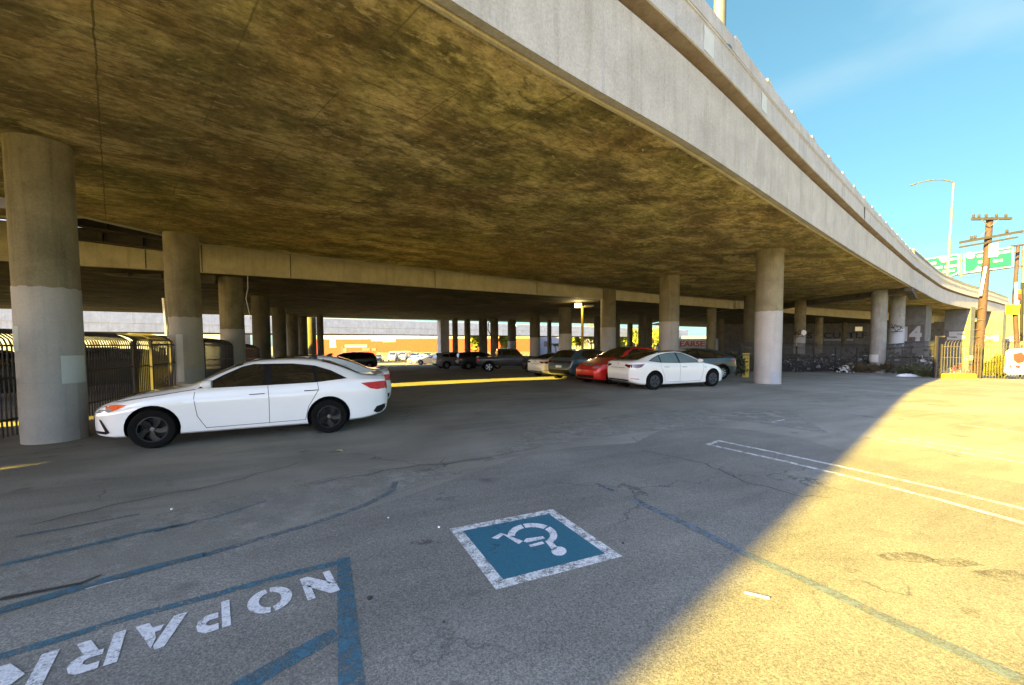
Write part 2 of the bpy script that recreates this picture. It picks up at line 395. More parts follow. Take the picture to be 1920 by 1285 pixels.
M['white'] = mk_worn('worn_white_road_paint', (.58, .58, .56), .45)
M['whitethin'] = mk_worn('thin_white_road_paint', (.55, .55, .53), .47)
M['stencil'] = mk_worn('stencil_white_paint', (.60, .60, .60), .38)
M['blue'] = mk_worn('worn_blue_road_paint', (.045, .12, .16), .46)
M['bluethin'] = mk_worn('faded_blue_road_paint', (.05, .13, .17), .46)
M['bluegone'] = mk_worn('almost_gone_blue_paint', (.055, .115, .16), .52)
M['isablue'] = mk_worn('solid_blue_road_paint', (.018, .105, .15), .27, scale=5)
M['bluegrey'] = mk_worn('pale_blue_grey_road_paint', (.115, .148, .17), .43)
M['oil'] = mk_worn('oil_soaked_asphalt', (.10, .092, .078), .62, scale=5, soft=.2)
M['wornband'] = mk_worn('coarse_pale_asphalt', (.275, .262, .222), .44, scale=2.5, soft=.22)
M['tar'] = mk_worn('tar_seal', (.02, .019, .018), .36)
M['lampglow'] = emit('lit_lamp_glass', (1, .86, .55), .3)
M['dimglow'] = emit('dim_lit_window', (.8, .7, .4), .012)
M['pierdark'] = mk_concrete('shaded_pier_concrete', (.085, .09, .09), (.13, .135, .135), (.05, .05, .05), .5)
M['lampwhite'] = emit('lit_white_globe', (1, .95, .82), .15)

# ================================================================ SETTING: ground and paint on it
def axis(a, near, b, step, grow=1.35):
    xs = list(np.arange(near[0], near[1] + .01, step)); s = step; x = near[1]
    while x < b: s *= grow; x += s; xs.append(x)
    s = step; x = near[0]
    while x > a: s *= grow; x -= s; xs.insert(0, x)
    return xs
gx, gy = axis(-900, (-40, 60), 900, 2), axis(-200, (0, 100), 1600, 2)
g = MB().grid([[(x, y, zg(x, y)) for x in gx] for y in gy])
tag(g.build('ground', M['asphalt'], smooth=60), kind='structure')

def sheet(name, px_pts, mat_, dz=.004, label=None, cat=None, kind=None, group=None, parent=None, world=None):
    pts = [G(*q) for q in px_pts] if world is None else [Vector(p) for p in world]
    o = MB().poly([(p.x, p.y, zg(p.x, p.y) + dz) for p in pts]).build(name, mat_, parent)
    return tag(o, label, cat, group, kind)
sheet('asphalt_patch', [(-120, 1215), (0, 1166), (200, 1096), (420, 1030), (600, 982), (740, 938), (870, 893), (985, 853), (1090, 838), (1190, 831),
      (1240, 807), (1330, 801), (1400, 806), (1500, 822), (1600, 853), (1780, 884), (1960, 915), (2300, 1100), (2300, 1500), (900, 1700), (-400, 1500)],
      M['asphalt2'], .004, kind='structure')

# accessible-parking square
A_, B_, C_, D_ = [G(*q) for q in ((843, 993), (1036, 956), (1167, 1045), (930, 1108))]
def isa(u, v):                                     # u along A->B, v along A->D, 0..1
    p = A_ * (1 - u) * (1 - v) + B_ * u * (1 - v) + C_ * u * v + D_ * (1 - u) * v
    return Vector((p.x, p.y, 0))
t = thing('accessible_parking_mark', 'square blue wheelchair symbol with white border painted on the asphalt', 'pavement marking', (isa(.5, .5).x, isa(.5, .5).y, 0))
def flat(name, polys, mat_, dz, parent):
    b = MB()
    for pl in polys: b.poly([(p[0], p[1], dz) for p in pl])
    return b.build(name, mat_, parent, fix=True)
bw = .088
flat('white_border', [[isa(0, 0), isa(1, 0), isa(1 - bw, bw), isa(bw, bw)], [isa(1, 0), isa(1, 1), isa(1 - bw, 1 - bw), isa(1 - bw, bw)],
                      [isa(1, 1), isa(0, 1), isa(bw, 1 - bw), isa(1 - bw, 1 - bw)], [isa(0, 1), isa(0, 0), isa(bw, bw), isa(bw, 1 - bw)]], M['white'], .008, t)
flat('blue_field', [[isa(bw, bw), isa(1 - bw, bw), isa(1 - bw, 1 - bw), isa(bw, 1 - bw)]], M['isablue'], .008, t)
# the symbol, drawn from photo pixels so that its parts sit as painted
def gpoly(*q): return [G(*p) for p in q]
def zoomed(q): return (640 + q[0] * 620 / 1920, 880 + q[1] * 405 / 1254)
sym = []
ce = (1110, 392)
def el(a, rx, ry): return (ce[0] + rx * math.cos(R(a)), ce[1] - ry * math.sin(R(a)))
def arc(a0, a1, n=10):
    out = [el(a0 + (a1 - a0) * i / n, 144, 72) for i in range(n + 1)]; inn = [el(a0 + (a1 - a0) * i / n, 102, 48) for i in range(n + 1)]
    for i in range(n): sym.append([zoomed(q) for q in (out[i], out[i + 1], inn[i + 1], inn[i])])
arc(182, 118); arc(113, 52, 9); arc(46, -34, 12)
def seg_(*q): sym.append([zoomed(p) for p in q])
seg_((872, 407), (925, 378), (948, 383), (908, 414))
seg_((925, 378), (948, 383), (1055, 425), (1030, 443))
seg_((1058, 428), (1072, 410), (1170, 397), (1183, 410), (1078, 433))
seg_((1088, 448), (1168, 427), (1180, 440), (1100, 461))
seg_((1183, 425), (1210, 418), (1258, 462), (1228, 480))
sym.append([zoomed((1264 + 44 * math.cos(a), 484 + 27 * math.sin(a))) for a in np.linspace(0, 2 * math.pi, 18)[:-1]])
flat('wheelchair_symbol', [[G(*q) for q in pl] for pl in sym], M['stencil'], .012, t)

# NO PARK(ING) stencil, upside down from here
o0 = G(618, 1072); ux = (G(110, 1221) - o0).normalized(); uy = Vector((-ux.y, ux.x, 0))
if uy.y > 0: uy = -uy
hL = abs((G(632, 1112) - o0).dot(uy)) * .98
STEN = {  # unit letters, stencil bridges left open: lists of polygons (x right, y up)
 'N': [[(0, 0), (.24, 0), (.24, .58), (0, .62)], [(0, .68), (0, 1), (.3, 1), (1, .30), (1, 0), (.74, 0)], [(.76, .42), (1, .36), (1, 1), (.76, 1)]],
 'P': [[(0, 0), (.26, 0), (.26, 1), (0, 1)], [(.36, .78), (.62, .78), (.72, .72), (.72, .64), (.62, .58), (.36, .58), (.36, .38), (.74, .38), (.95, .5), (1, .68), (.95, .87), (.74, 1), (.36, 1)]],
 'A': [[(0, 0), (.27, 0), (.58, .86), (.55, 1), (.38, 1)], [(.62, .92), (1, 0), (.74, 0), (.66, .22), (.44, .22), (.50, .40), (.60, .40), (.56, .62)]],
 'R': [[(0, 0), (.26, 0), (.26, 1), (0, 1)], [(.36, .80), (.6, .80), (.7, .73), (.7, .66), (.6, .60), (.36, .60), (.36, .44), (.46, .44), (.72, 0), (1, 0), (.76, .44), (.95, .56), (.98, .72), (.9, .9), (.74, 1), (.36, 1)]],
 'K': [[(0, 0), (.26, 0), (.26, 1), (0, 1)], [(.36, .48), (.72, 1), (1, 1), (.66, .52), (1, 0), (.70, 0)]],
 'I': [[(.1, 0), (.6, 0), (.6, 1), (.1, 1)]],
}
def ring(a0, a1, n=10):
    f = lambda a, k: (.5 + .5 * k * math.cos(R(a)), .5 + .5 * (1 if k == 1 else .60) * math.sin(R(a)))
    return [f(a0 + (a1 - a0) * i / n, 1) for i in range(n + 1)] + [f(a1 + (a0 - a1) * i / n, .5) for i in range(n + 1)]
STEN['O'] = [ring(96, 264), ring(-84, 84)]
STEN['G'] = [ring(60, 175), ring(185, 330)]
starts = [('N', 0, None), ('O', (545, 1106), (470, 1128)), ('P', (430, 1127), (350, 1150)), ('A', (352, 1150), (262, 1174)), ('R', (238, 1181), (150, 1208)), ('K', (112, 1221), (0, 1254))]
tt = thing('no_parking_stencil', 'white stencilled NO PARK lettering upside down on the asphalt', 'pavement marking', (o0.x, o0.y, 0))
pos = [(c, 0 if s == 0 else (G(*s) - o0).dot(ux)) for c, s, e in starts]
wd = [ (pos[i + 1][1] - pos[i][1]) if i < 5 else .33 for i in range(6)]
wid = {'N': .74, 'O': .74, 'P': .78, 'A': .86, 'R': .76, 'K': .80}
for i, (c, x0) in enumerate(pos):
    ww = wd[i] * wid[c]
    polys = [[o0 + ux * (x0 + q[0] * ww) + uy * (q[1] * hL) for q in pl] for pl in STEN[c]]
    b = MB()
    for pl in polys: b.poly([(p.x, p.y, .010) for p in pl])
    b.build('letter', M['stencil'], tt)

def line(name, pts, w0, w1, mat_, label, cat='pavement marking', group=None, dz=.008, parent=None):
    """a painted line through pixel points; widths in metres"""
    ps = [G(*q) for q in pts]; n = len(ps); rows = []
    for i, p in enumerate(ps):
        tn = (ps[min(i + 1, n - 1)] - ps[max(i - 1, 0)]).normalized(); s = Vector((-tn.y, tn.x, 0)); w = w0 + (w1 - w0) * i / max(1, n - 1)
        rows.append([(*(p + s * w / 2).xy, zg(p.x, p.y) + dz), (*(p - s * w / 2).xy, zg(p.x, p.y) + dz)])
    return tag(MB().grid(rows).build(name, mat_, parent), label, cat, group)
# access-aisle outline and hatch line
sheet('aisle_edge_line', [(632, 1050), (656, 1046), (668, 1150), (690, 1330), (634, 1330)], M['blue'], .009, 'broad blue painted line running down from the corner beside the NO PARK lettering', 'pavement marking')
line('aisle_top_line', [(640, 1056), (560, 1074), (400, 1118), (250, 1158), (100, 1204), (-40, 1246)], .075, .075, M['bluethin'], 'faded blue painted line along the far edge of the NO PARK lettering')
line('hatch_line', [(632, 1190), (560, 1228), (470, 1280), (380, 1335)], .12, .12, M['blue'], 'slanting blue hatch line joining the broad blue line at bottom')
line('stall_line', [(-60, 1168), (0, 1147), (150, 1103), (300, 1062), (385, 1041)], .11, .095, M['blue'], 'bright blue painted line running left along the edge of the newer asphalt')
line('stall_line', [(380, 1043), (480, 1014), (600, 979), (690, 946), (735, 921), (742, 904)], .09, .07, M['bluegone'], 'worn-out speckled blue line continuing right along the newer asphalt edge')
line('stall_line', [(0, 1062), (110, 1037), (240, 1006), (345, 984)], .075, .065, M['bluethin'], 'faded blue line across the old asphalt, second from the bright blue one')
line('stall_line', [(290, 998), (400, 972), (500, 940)], .06, .05, M['bluegone'], 'barely visible blue streak right of the faded line on old asphalt')
line('stall_line', [(30, 1008), (150, 987), (262, 965)], .06, .05, M['bluegone'], 'ghost of a blue line on old asphalt, farthest toward the white sedan')
line('stall_line', [(160, 1106), (200, 1095), (232, 1088)], .03, .02, M['whitethin'], 'short white paint sliver under the bright blue line')
line('tar_seam', [(0, 1126), (70, 1112), (150, 1096), (190, 1080)], .05, .02, M['gap'], 'black tar seam above the bright blue painted line', 'tar seam', dz=.010)
line('bay_line', [(1118, 908), (1150, 922)], .06, .06, M['bluegone'], 'small leftover dab of blue paint right of the wheelchair symbol')
line('bay_line', [(1185, 938), (1300, 990), (1400, 1042), (1500, 1086), (1700, 1180), (1930, 1285), (2010, 1325)], .085, .10, M['bluegrey'], 'long faded blue line crossing from shade into the sunlit asphalt')
tp = thing('bay_outline', 'long white double line parking divider with closed end in front of the white electric sedan', 'pavement marking', (*G(1340, 832).xy, 0))
line('near_line', [(1326, 834), (1480, 868), (1600, 897), (1760, 938), (1990, 1002)], .075, .075, M['white'], None, None, parent=tp)
line('far_line', [(1350, 828), (1480, 855), (1600, 881), (1760, 917), (2000, 975)], .075, .075, M['white'], None, None, parent=tp)
line('end_line', [(1325, 835), (1351, 827)], .075, .075, M['white'], None, None, parent=tp, dz=.009)
line('bay_line', [(1640, 822), (1760, 842), (1960, 876)], .07, .07, M['whitethin'], 'thin worn white line on the sunlit asphalt beyond the double line, nearer one')
line('bay_line', [(1690, 822), (1800, 840), (1980, 866)], .07, .07, M['whitethin'], 'thin worn white line on the sunlit asphalt beyond the double line, middle one')
line('bay_line', [(1800, 797), (1960, 818)], .07, .07, M['whitethin'], 'short worn white line on sunlit asphalt farthest toward the tan fence')
line('bay_line', [(1448, 793), (1472, 787)], .06, .06, M['whitethin'], 'tiny white paint tick on old asphalt near the double line end')

def stain(px, py, rx, ry, label, mat_='oil', seed=1):
    c = G(px, py); rnd = random.Random(seed); pts = [(c.x + rx * math.cos(a) * rnd.uniform(.7, 1.15), c.y + ry * math.sin(a) * rnd.uniform(.7, 1.15), 0) for a in np.linspace(0, 2 * math.pi, 19)[:-1]]
    sheet('oil_stain', None, M[mat_], .006, label, 'oil stain', world=pts)
for i_, (px, py, rx, ry, lb) in enumerate(((1700, 1046, .22, .09, 'dark oil stain on the sunlit asphalt between the double line and the blue line'), (1790, 1056, .2, .08, 'smaller oil stain right of its neighbour on the sunlit asphalt'), (1875, 1080, .24, .09, 'oil stain at the right edge of the sunlit asphalt'),
        (800, 1018, .14, .05, 'small black oil spot left of the wheelchair square'))):
    stain(px, py, rx, ry, lb, seed=i_ + 3)
sheet('asphalt_wear', [(-60, 1140), (200, 1075), (480, 1000), (735, 928), (860, 888), (700, 880), (420, 935), (150, 1000), (-60, 1050)], M['wornband'], .003, kind='structure')
sheet('asphalt_wear', [(900, 870), (1000, 838), (1190, 812), (1400, 790), (1560, 815), (1480, 770), (1240, 770), (1000, 800)], M['wornband'], .003, kind='structure')
for i_, (pts, lb) in enumerate((([(1200, 845), (1320, 870), (1400, 905), (1500, 930), (1560, 935)], 'wandering tar-sealed crack on the shaded newer asphalt'), ([(600, 905), (760, 878), (900, 862), (1010, 840)], 'long tar-sealed crack between the old and newer asphalt'), ([(1500, 770), (1640, 782), (1800, 776), (1900, 790)], 'thin tar line on asphalt running toward the tan fence'), ([(60, 985), (250, 940), (430, 905), (560, 868)], 'tar line on the old asphalt in front of the white sedan'))):
    rnd = random.Random(i_); q = []
    for a_, b_ in zip(pts[:-1], pts[1:]): q += [(a_[0] + (b_[0] - a_[0]) * k / 5 + rnd.uniform(-4, 4), a_[1] + (b_[1] - a_[1]) * k / 5 + rnd.uniform(-2, 2)) for k in range(5)]
    line('tar_seam', q + [pts[-1]], .016, .012, M['tar'], lb, 'tar seam', dz=.0065)

# ================================================================ elevated roads
def pchip(ts, ys, t):
    ts = np.asarray(ts, float); ys = np.asarray(ys, float); h = np.diff(ts); d = np.diff(ys) / h; n = len(ts)
    m = np.zeros(n)
    for i in range(1, n - 1):
        if d[i - 1] * d[i] > 0:
            w1, w2 = 2 * h[i] + h[i - 1], h[i] + 2 * h[i - 1]; m[i] = (w1 + w2) / (w1 / d[i - 1] + w2 / d[i])
    m[0], m[-1] = d[0], d[-1]
    i = np.clip(np.searchsorted(ts, t) - 1, 0, n - 2); s = (t - ts[i]) / h[i]
    return (ys[i] * (1 + 2 * s) * (1 - s) ** 2 + h[i] * m[i] * s * (1 - s) ** 2 + ys[i + 1] * s * s * (3 - 2 * s) + h[i + 1 - 1] * m[i + 1] * s * s * (s - 1))
def curve(pts, ts, u, smooth=True):
    a = np.array(pts, float)
    if smooth: return [Vector((*(float(pchip(ts, a[:, k], t)) for k in range(3)),)) for t in u]
    return [Vector((*(float(np.interp(t, ts, a[:, k])) for k in range(3)),)) for t in u]
def sweep(line_, prof, side=1, mi={}):
    """closed profile (outward, up) carried along a plan curve"""
    rows = []; n = len(line_)
    for i, p in enumerate(line_):
        tn = line_[min(i + 1, n - 1)] - line_[max(i - 1, 0)]; tn.z = 0; tn.normalize(); o = Vector((tn.y, -tn.x, 0)) * side
        rows.append([p + o * a + Vector((0, 0, z)) for a, z in prof])
    b = MB(); k = len(prof)
    vs = [q for r_ in rows for q in r_]; fs = []
    for i in range(n - 1):
        for j in range(k): fs.append((i * k + j, i * k + (j + 1) % k, (i + 1) * k + (j + 1) % k, (i + 1) * k + j))
    fs += [tuple(range(k))[::-1], tuple((n - 1) * k + j for j in range(k))]
    b.add(vs, fs); b.m = [mi.get(i % k, 0) if i < (n - 1) * k else 0 for i in range(len(fs))]
    return b
def cut_slots(o, polys):
    """open slots (vertical-sided) through a sheet; polygons in plan"""
    me = o.data; b = bmesh.new(); b.from_mesh(me)
    for pl in polys:
        pl = [Vector((p[0], p[1], 0)) for p in pl]; c = sum(pl, Vector()) / len(pl); pls = []
        for i in range(len(pl)):
            e = pl[(i + 1) % len(pl)] - pl[i]; nn = Vector((e.y, -e.x, 0)).normalized()
            if (c - pl[i]).dot(nn) > 0: nn = -nn
            pls.append((pl[i], nn))
        near = lambda f: True
        for q, nn in pls:
            bmesh.ops.bisect_plane(b, geom=b.verts[:] + b.edges[:] + b.faces[:], plane_co=q, plane_no=nn, dist=1e-5)
        kill = [f for f in b.faces if all((Vector((f.calc_center_median().x, f.calc_center_median().y, 0)) - q).dot(nn) < 0 for q, nn in pls)]
        bmesh.ops.delete(b, geom=kill, context='FACES')
    b.to_mesh(me); b.free()
def slot(px_pts, h):
    """plan polygon at height h whose sunbeam lands on these ground pixels"""
    out = []
    for q in px_pts:
        p = G(*q); k = h - p.z; out.append((p.x - SUN.x * k, p.y - SUN.y * k))
    return out
def overpass(name, label, loc, Nl, Fl, nu, nv, fas, soff, thick, near_prof, par_prof, slots=(), smoothF=False, far_prof=None, extra=None):
    root = thing(name, label, 'overpass', loc)
    ts = list(range(len(Nl))); u = np.linspace(0, len(Nl) - 1, nu)
    n_, f_ = curve(Nl, ts, u), curve(Fl, ts, u, smoothF)
    rows = [[n_[i].lerp(f_[i], j / nv) for j in range(nv + 1)] for i in range(nu)]
    so_ = MB().grid(rows).build('soffit', soff, root, smooth=60)
    top = MB().grid([[p + Vector((0, 0, thick)) for p in r_] for r_ in rows]).build('road_deck', M['asphalt'], root, smooth=60)
    if slots:
        lo = [[(x - loc[0], y - loc[1]) for x, y in slot(s_, 5.3)] for s_ in slots]; cut_slots(so_, lo)
        hi = [[(x - loc[0], y - loc[1]) for x, y in slot(s_, 5.3 + thick)] for s_ in slots]; cut_slots(top, hi)
    sweep(n_, near_prof).build('fascia', fas, root, smooth=35)
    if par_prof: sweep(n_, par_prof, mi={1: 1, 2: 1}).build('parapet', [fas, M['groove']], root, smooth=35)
    if far_prof: sweep(f_, far_prof, -1).build('far_fascia', fas, root, smooth=35)
    return root, n_, f_
FAS = [(-.12, -.03), (0, -.03), (0, 1.36), (-.12, 1.36)]
PAR = [(-.25, 1.363), (-.14, 1.363), (-.14, 1.47), (.13, 1.53), (.15, 1.55), (.13, 1.60), (.11, 2.12), (.13, 2.14), (.12, 2.18), (.00, 2.22), (.00, 2.30), (.05, 2.32), (.02, 2.66), (-.02, 2.69), (-.25, 2.69)]
N1 = [(-30, -24, 4.95), (-10, -4.7, 5.08), (-.62, 4.36, 5.13), (3.25, 7.87, 5.30), (7.8, 12.3, 5.55), (15.6, 19.5, 5.72), (32.4, 34.7, 6.1)]
F1 = [(-40, 9, 5.25), (-24, 12.2, 5.4), (-12.7, 12.9, 5.52), (-11.9, 16.6, 5.58), (.03, 27.4, 5.85), (12, 37.4, 6.0), (31, 49.5, 6.1)]
SA = [(-20, 882), (172, 856), (172, 858.5), (-20, 885)]
SB = [(-60, 796), (228, 776), (228, 782), (-60, 806)]
SC_ = [(690, 728), (1050, 711), (1050, 706), (690, 721.5)]
SE = [(296, 760), (696, 727.6), (696, 721.2), (300, 752)]
SD = [(1366, 700), (1415, 703), (1415, 694), (1366, 692)]
d1, n1, f1 = overpass('near_overpass', 'curving concrete overpass directly overhead with pale fascia and stained brown underside', (8, 14, 0),
    N1, F1, 73, 8, M['fascia'], M['soffit'], 1.3, FAS, PAR, (SA, SB, SC_, SE), far_prof=[(-.22, -.02), (0, -.02), (0, 2.2), (-.22, 2.2)])
# drip nose along the soffit edge, panel joints, sun-catching rail stubs
sweep(n1, [(-.20, -.05), (-.15, -.05), (-.15, -.004), (-.20, -.004)]).build('drip_nose', M['fascia2'], d1, smooth=35)
N1b = [(32.46, 34.76, 6.14), (37.2, 38.6, 6.0), (46, 45.7, 5.85), (57, 53.8, 5.9), (68, 61.5, 6.1), (88, 76, 6.4)]
F1b = [(31.4, 49.9, 6.1), (36, 52.3, 6.0), (45, 57, 5.9), (58, 64, 5.9), (70, 71, 6.0), (92, 86, 6.2)]
u_ = np.linspace(0, 5, 56); n1b = curve(N1b, list(range(6)), u_); f1b = curve(F1b, list(range(6)), u_)
MB().grid([[n1b[i].lerp(f1b[i], j / 6) for j in range(7)] for i in range(56)]).build('soffit', M['soffit'], d1, smooth=60)
MB().grid([[n1b[i].lerp(f1b[i], j / 6) + Vector((0, 0, 1.28)) for j in range(7)] for i in range(56)]).build('road_deck', M['asphalt'], d1, smooth=60)
sweep(n1b, FAS).build('fascia', M['fascia'], d1, smooth=35)
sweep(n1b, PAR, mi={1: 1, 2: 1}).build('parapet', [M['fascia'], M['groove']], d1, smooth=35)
sweep(f1b, [(-.22, -.02), (0, -.02), (0, 2.2), (-.22, 2.2)], -1).build('far_fascia', M['fascia'], d1, smooth=35)
hb = MB(); a, b_ = n1[-1], f1[-1]
dn = Vector((b_.x - a.x, b_.y - a.y, 0)).normalized()
hb.bar(a + dn * .26 + Vector((.1, .1, .02)), b_ + Vector((.1, 0, -.2)), .8, .75)
hb.bar(a + Vector((-.3, .1, .02)), Vector((36.25, 38.75, 5.76)), .5, .62)
hb.build('hinge_beam', M['darkwall'], d1)
L = 0
for i in range(len(n1) - 1):
    a, b_ = n1[i], n1[i + 1]; sl_ = (b_ - a).length
    while L < sl_:
        p = a.lerp(b_, L / sl_); tn = (b_ - a).normalized()
        if p.y > 2: MB().bar(p + Vector((-.02, .02, 2.70)) - tn * .2, p + Vector((-.02, .02, 2.70)) + tn * .2, .10, .07).build('rail_stub', M['fascia'], d1)
        L += 2.3
    L -= sl_
rl = MB(); q = [p + Vector((-.03, .06, 2.98)) for p in n1b]
rl.tube(q, .06, 6)
for i in range(0, 55):
    for k in (0, .5):
        p = n1b[i].lerp(n1b[i + 1], k); rl.box(p + Vector((-.03, .06, 2.82)), (.14, .14, .28))
rl.build('steel_railing', M['mast'], d1, smooth=40)
# vertical joints and patched panels on the near fascia
def on_line(line_, f):
    i = min(int(f), len(line_) - 2); p = line_[i].lerp(line_[i + 1], f - i); tn = line_[i + 1] - line_[i]; tn.z = 0; tn.normalize()
    return p, tn, Vector((tn.y, -tn.x, 0))
for f in (29.3, 41.5, 58.5):
    p, tn, o = on_line(n1, f)
    MB().bar(p + o * .002, p + o * .002 + Vector((0, 0, 1.34)), .006, .008).build('panel_joint', M['patchgrey'], d1)
for f in (60.5,):
    p, tn, o = on_line(n1, f)
    MB().bar(p + o * .132 + Vector((0, 0, 1.52)), p + o * .132 + Vector((0, 0, 2.13)), .02, .04).build('panel_joint', M['gap'], d1)
for f, w, z0, h in ((29.9, .5, 1.6, .48), (36.8, .42, 1.62, .42), (43.5, .35, 1.66, .40)):
    p, tn, o = on_line(n1, f); c = p + o * .134 + Vector((0, 0, z0 + h / 2)); MB().bar(c - tn * w / 2, c + tn * w / 2, .008, h).build('patch_panel', M['paint2'], d1)

FAS2 = [(-.22, -.03), (0, -.03), (0, 1.5), (-.22, 1.5)]
N2 = [(-48, -2, 4.95), (-30, 9.6, 4.98), (-17.6, 17.6, 5.03), (-13.6, 19.8, 5.05), (-2, 27.6, 5.15), (11, 37, 5.3), (24, 46.4, 5.38)]
F2 = [(-66, 18, 4.9), (-45, 34.5, 4.9), (-30, 44.5, 4.9), (-22, 50, 4.9), (-9.5, 58, 4.95), (9, 71, 5.1), (25, 82, 5.2)]
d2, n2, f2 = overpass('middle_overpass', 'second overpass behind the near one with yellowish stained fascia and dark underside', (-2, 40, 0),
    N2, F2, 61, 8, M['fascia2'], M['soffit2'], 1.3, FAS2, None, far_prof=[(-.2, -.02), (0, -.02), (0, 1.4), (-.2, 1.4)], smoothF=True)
MB().box((24.3, 46.7, 5.95), (.5, .5, 1.2), R(35)).build('fascia_end_block', M['fascia2'], d2)
N2b = [(24.9, 46.9, 5.46), (32.5, 51.6, 5.32), (49, 61.8, 5.2), (70, 74, 5.1), (110, 97, 5.0)]
F2b = [(26, 83, 5.2), (40, 92, 5.1), (60, 100, 5), (90, 108, 4.7), (120, 112, 4.4)]
u_ = np.linspace(0, 4, 41); a = curve(N2b, list(range(5)), u_); b_ = curve(F2b, list(range(5)), u_)
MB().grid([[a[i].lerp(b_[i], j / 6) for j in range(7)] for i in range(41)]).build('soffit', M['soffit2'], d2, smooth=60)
MB().grid([[a[i].lerp(b_[i], j / 6) + Vector((0, 0, 1.3)) for j in range(7)] for i in range(41)]).build('road_deck', M['asphalt'], d2, smooth=60)
sweep(a, [(-.22, -.03), (0, -.03), (0, 1.4), (-.22, 1.4)]).build('fascia', M['fascia2'], d2, smooth=35)
for f in (24.4, 29.2, 33, 38, 43, 48):
    p, tn, o = on_line(n2, f); MB().bar(p + o * .004, p + o * .004 + Vector((0, 0, 1.45)), .015, .03).build('panel_joint', M['gap'], d2)

FAS3 = [(-.3, 0), (0, 0), (0, 1.05), (.08, 1.10), (.08, 2.5), (-.1, 2.55), (-.3, 2.55)]
N3 = [(-110, .5, 3.45), (-51.4, 50.7, 3.47), (-24, 74.2, 3.5), (12, 104.8, 3.55), (60, 145.5, 3.5)]
F3 = [(-117, 9, 3.45), (-59, 59.5, 3.47), (-32, 83, 3.5), (4, 114, 3.55), (52, 154, 3.5)]
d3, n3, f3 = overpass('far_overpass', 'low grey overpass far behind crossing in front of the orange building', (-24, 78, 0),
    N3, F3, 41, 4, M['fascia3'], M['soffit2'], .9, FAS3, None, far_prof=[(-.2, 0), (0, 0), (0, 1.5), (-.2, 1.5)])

# added slab blocking the sun over the deck gap, slotted to shape sun strips
cs = MB(); u_ = np.linspace(1.0, 6.0, 50)
ff = curve(F1, list(range(7)), u_, False); g2 = curve(N2, list(range(7)), np.linspace(1.2, 6.0, 50))
cs.grid([[a + Vector((.3, -.3, 1.9)), a.lerp(b_, .5) + Vector((0, 0, 1.9)), b_ + Vector((-.3, .4, 1.62))] for a, b_ in zip(ff, g2)])
ga, gb_ = curve(F1b, list(range(6)), np.linspace(0, 5, 24)), None
N2b_ = [(24.9, 46.9, 5.46), (32.5, 51.6, 5.32), (49, 61.8, 5.2), (70, 74, 5.1), (110, 97, 5.0)]
gb_ = curve(N2b_, list(range(5)), np.linspace(0, 3.4, 24))
cs.grid([[a + Vector((.3, -.3, 1.9)), a.lerp(b_, .5) + Vector((0, 0, 1.9)), b_ + Vector((-.3, .4, 1.55))] for a, b_ in zip(ga, gb_)])
co_ = cs.build('sun_block_slab', M['soffit2'], d1, smooth=60)
cut_slots(co_, [[(x - 8, y - 14) for x, y in slot(s_, 7.3)] for s_ in (SC_, SD, SE)])

# steel girders bridging the gap at left
def girder(pa, pb, h, label):
    pa, pb = Vector(pa), Vector(pb); root = thing('steel_girder', label, 'steel girder', (pa + pb) / 2 - Vector((0, 0, h / 2)), group=None)
    b = MB(); b.bar(pa, pb, .03, h - .1); b.build('web', M['darksteel'], root)
    b = MB(); b.bar(pa + Vector((0, 0, h / 2 - .025)), pb + Vector((0, 0, h / 2 - .025)), .32, .045); b.bar(pa - Vector((0, 0, h / 2 - .025)), pb - Vector((0, 0, h / 2 - .025)), .32, .045)
    b.build('flanges', M['darksteel'], root)
    for k in (.2, .5, .8): MB().box(pa.lerp(pb, k), (.025, .26, h - .12), math.atan2(pb.y - pa.y, pb.x - pa.x)).build('stiffener', M['darksteel'], root)
girder(P(60, 396, 14.8), P(330, 442, 16.4), .52, 'rusty steel girder under the gap between decks, upper one by the big column')
girder(P(60, 428, 15.9), P(318, 461, 17.3), .46, 'rusty steel girder under the gap between decks, lower one nearest the pale fascia')
girder(P(200, 508, 19.6), P(404, 524, 20.6), .42, 'long grey steel girder hanging below the pale fascia behind the column')
gb = MB(); a = P(150, 372, 13.4)
gb.bar(P(120, 372, 13.35), P(205, 388, 14.3), .9, .55)  # added dark block stands in for the shaded recess in the soffit
tag(gb.build('recess_shade_block', M['darksteel']), 'dark block standing in for the shaded recess under the overhead deck beside the big column', 'recess block')

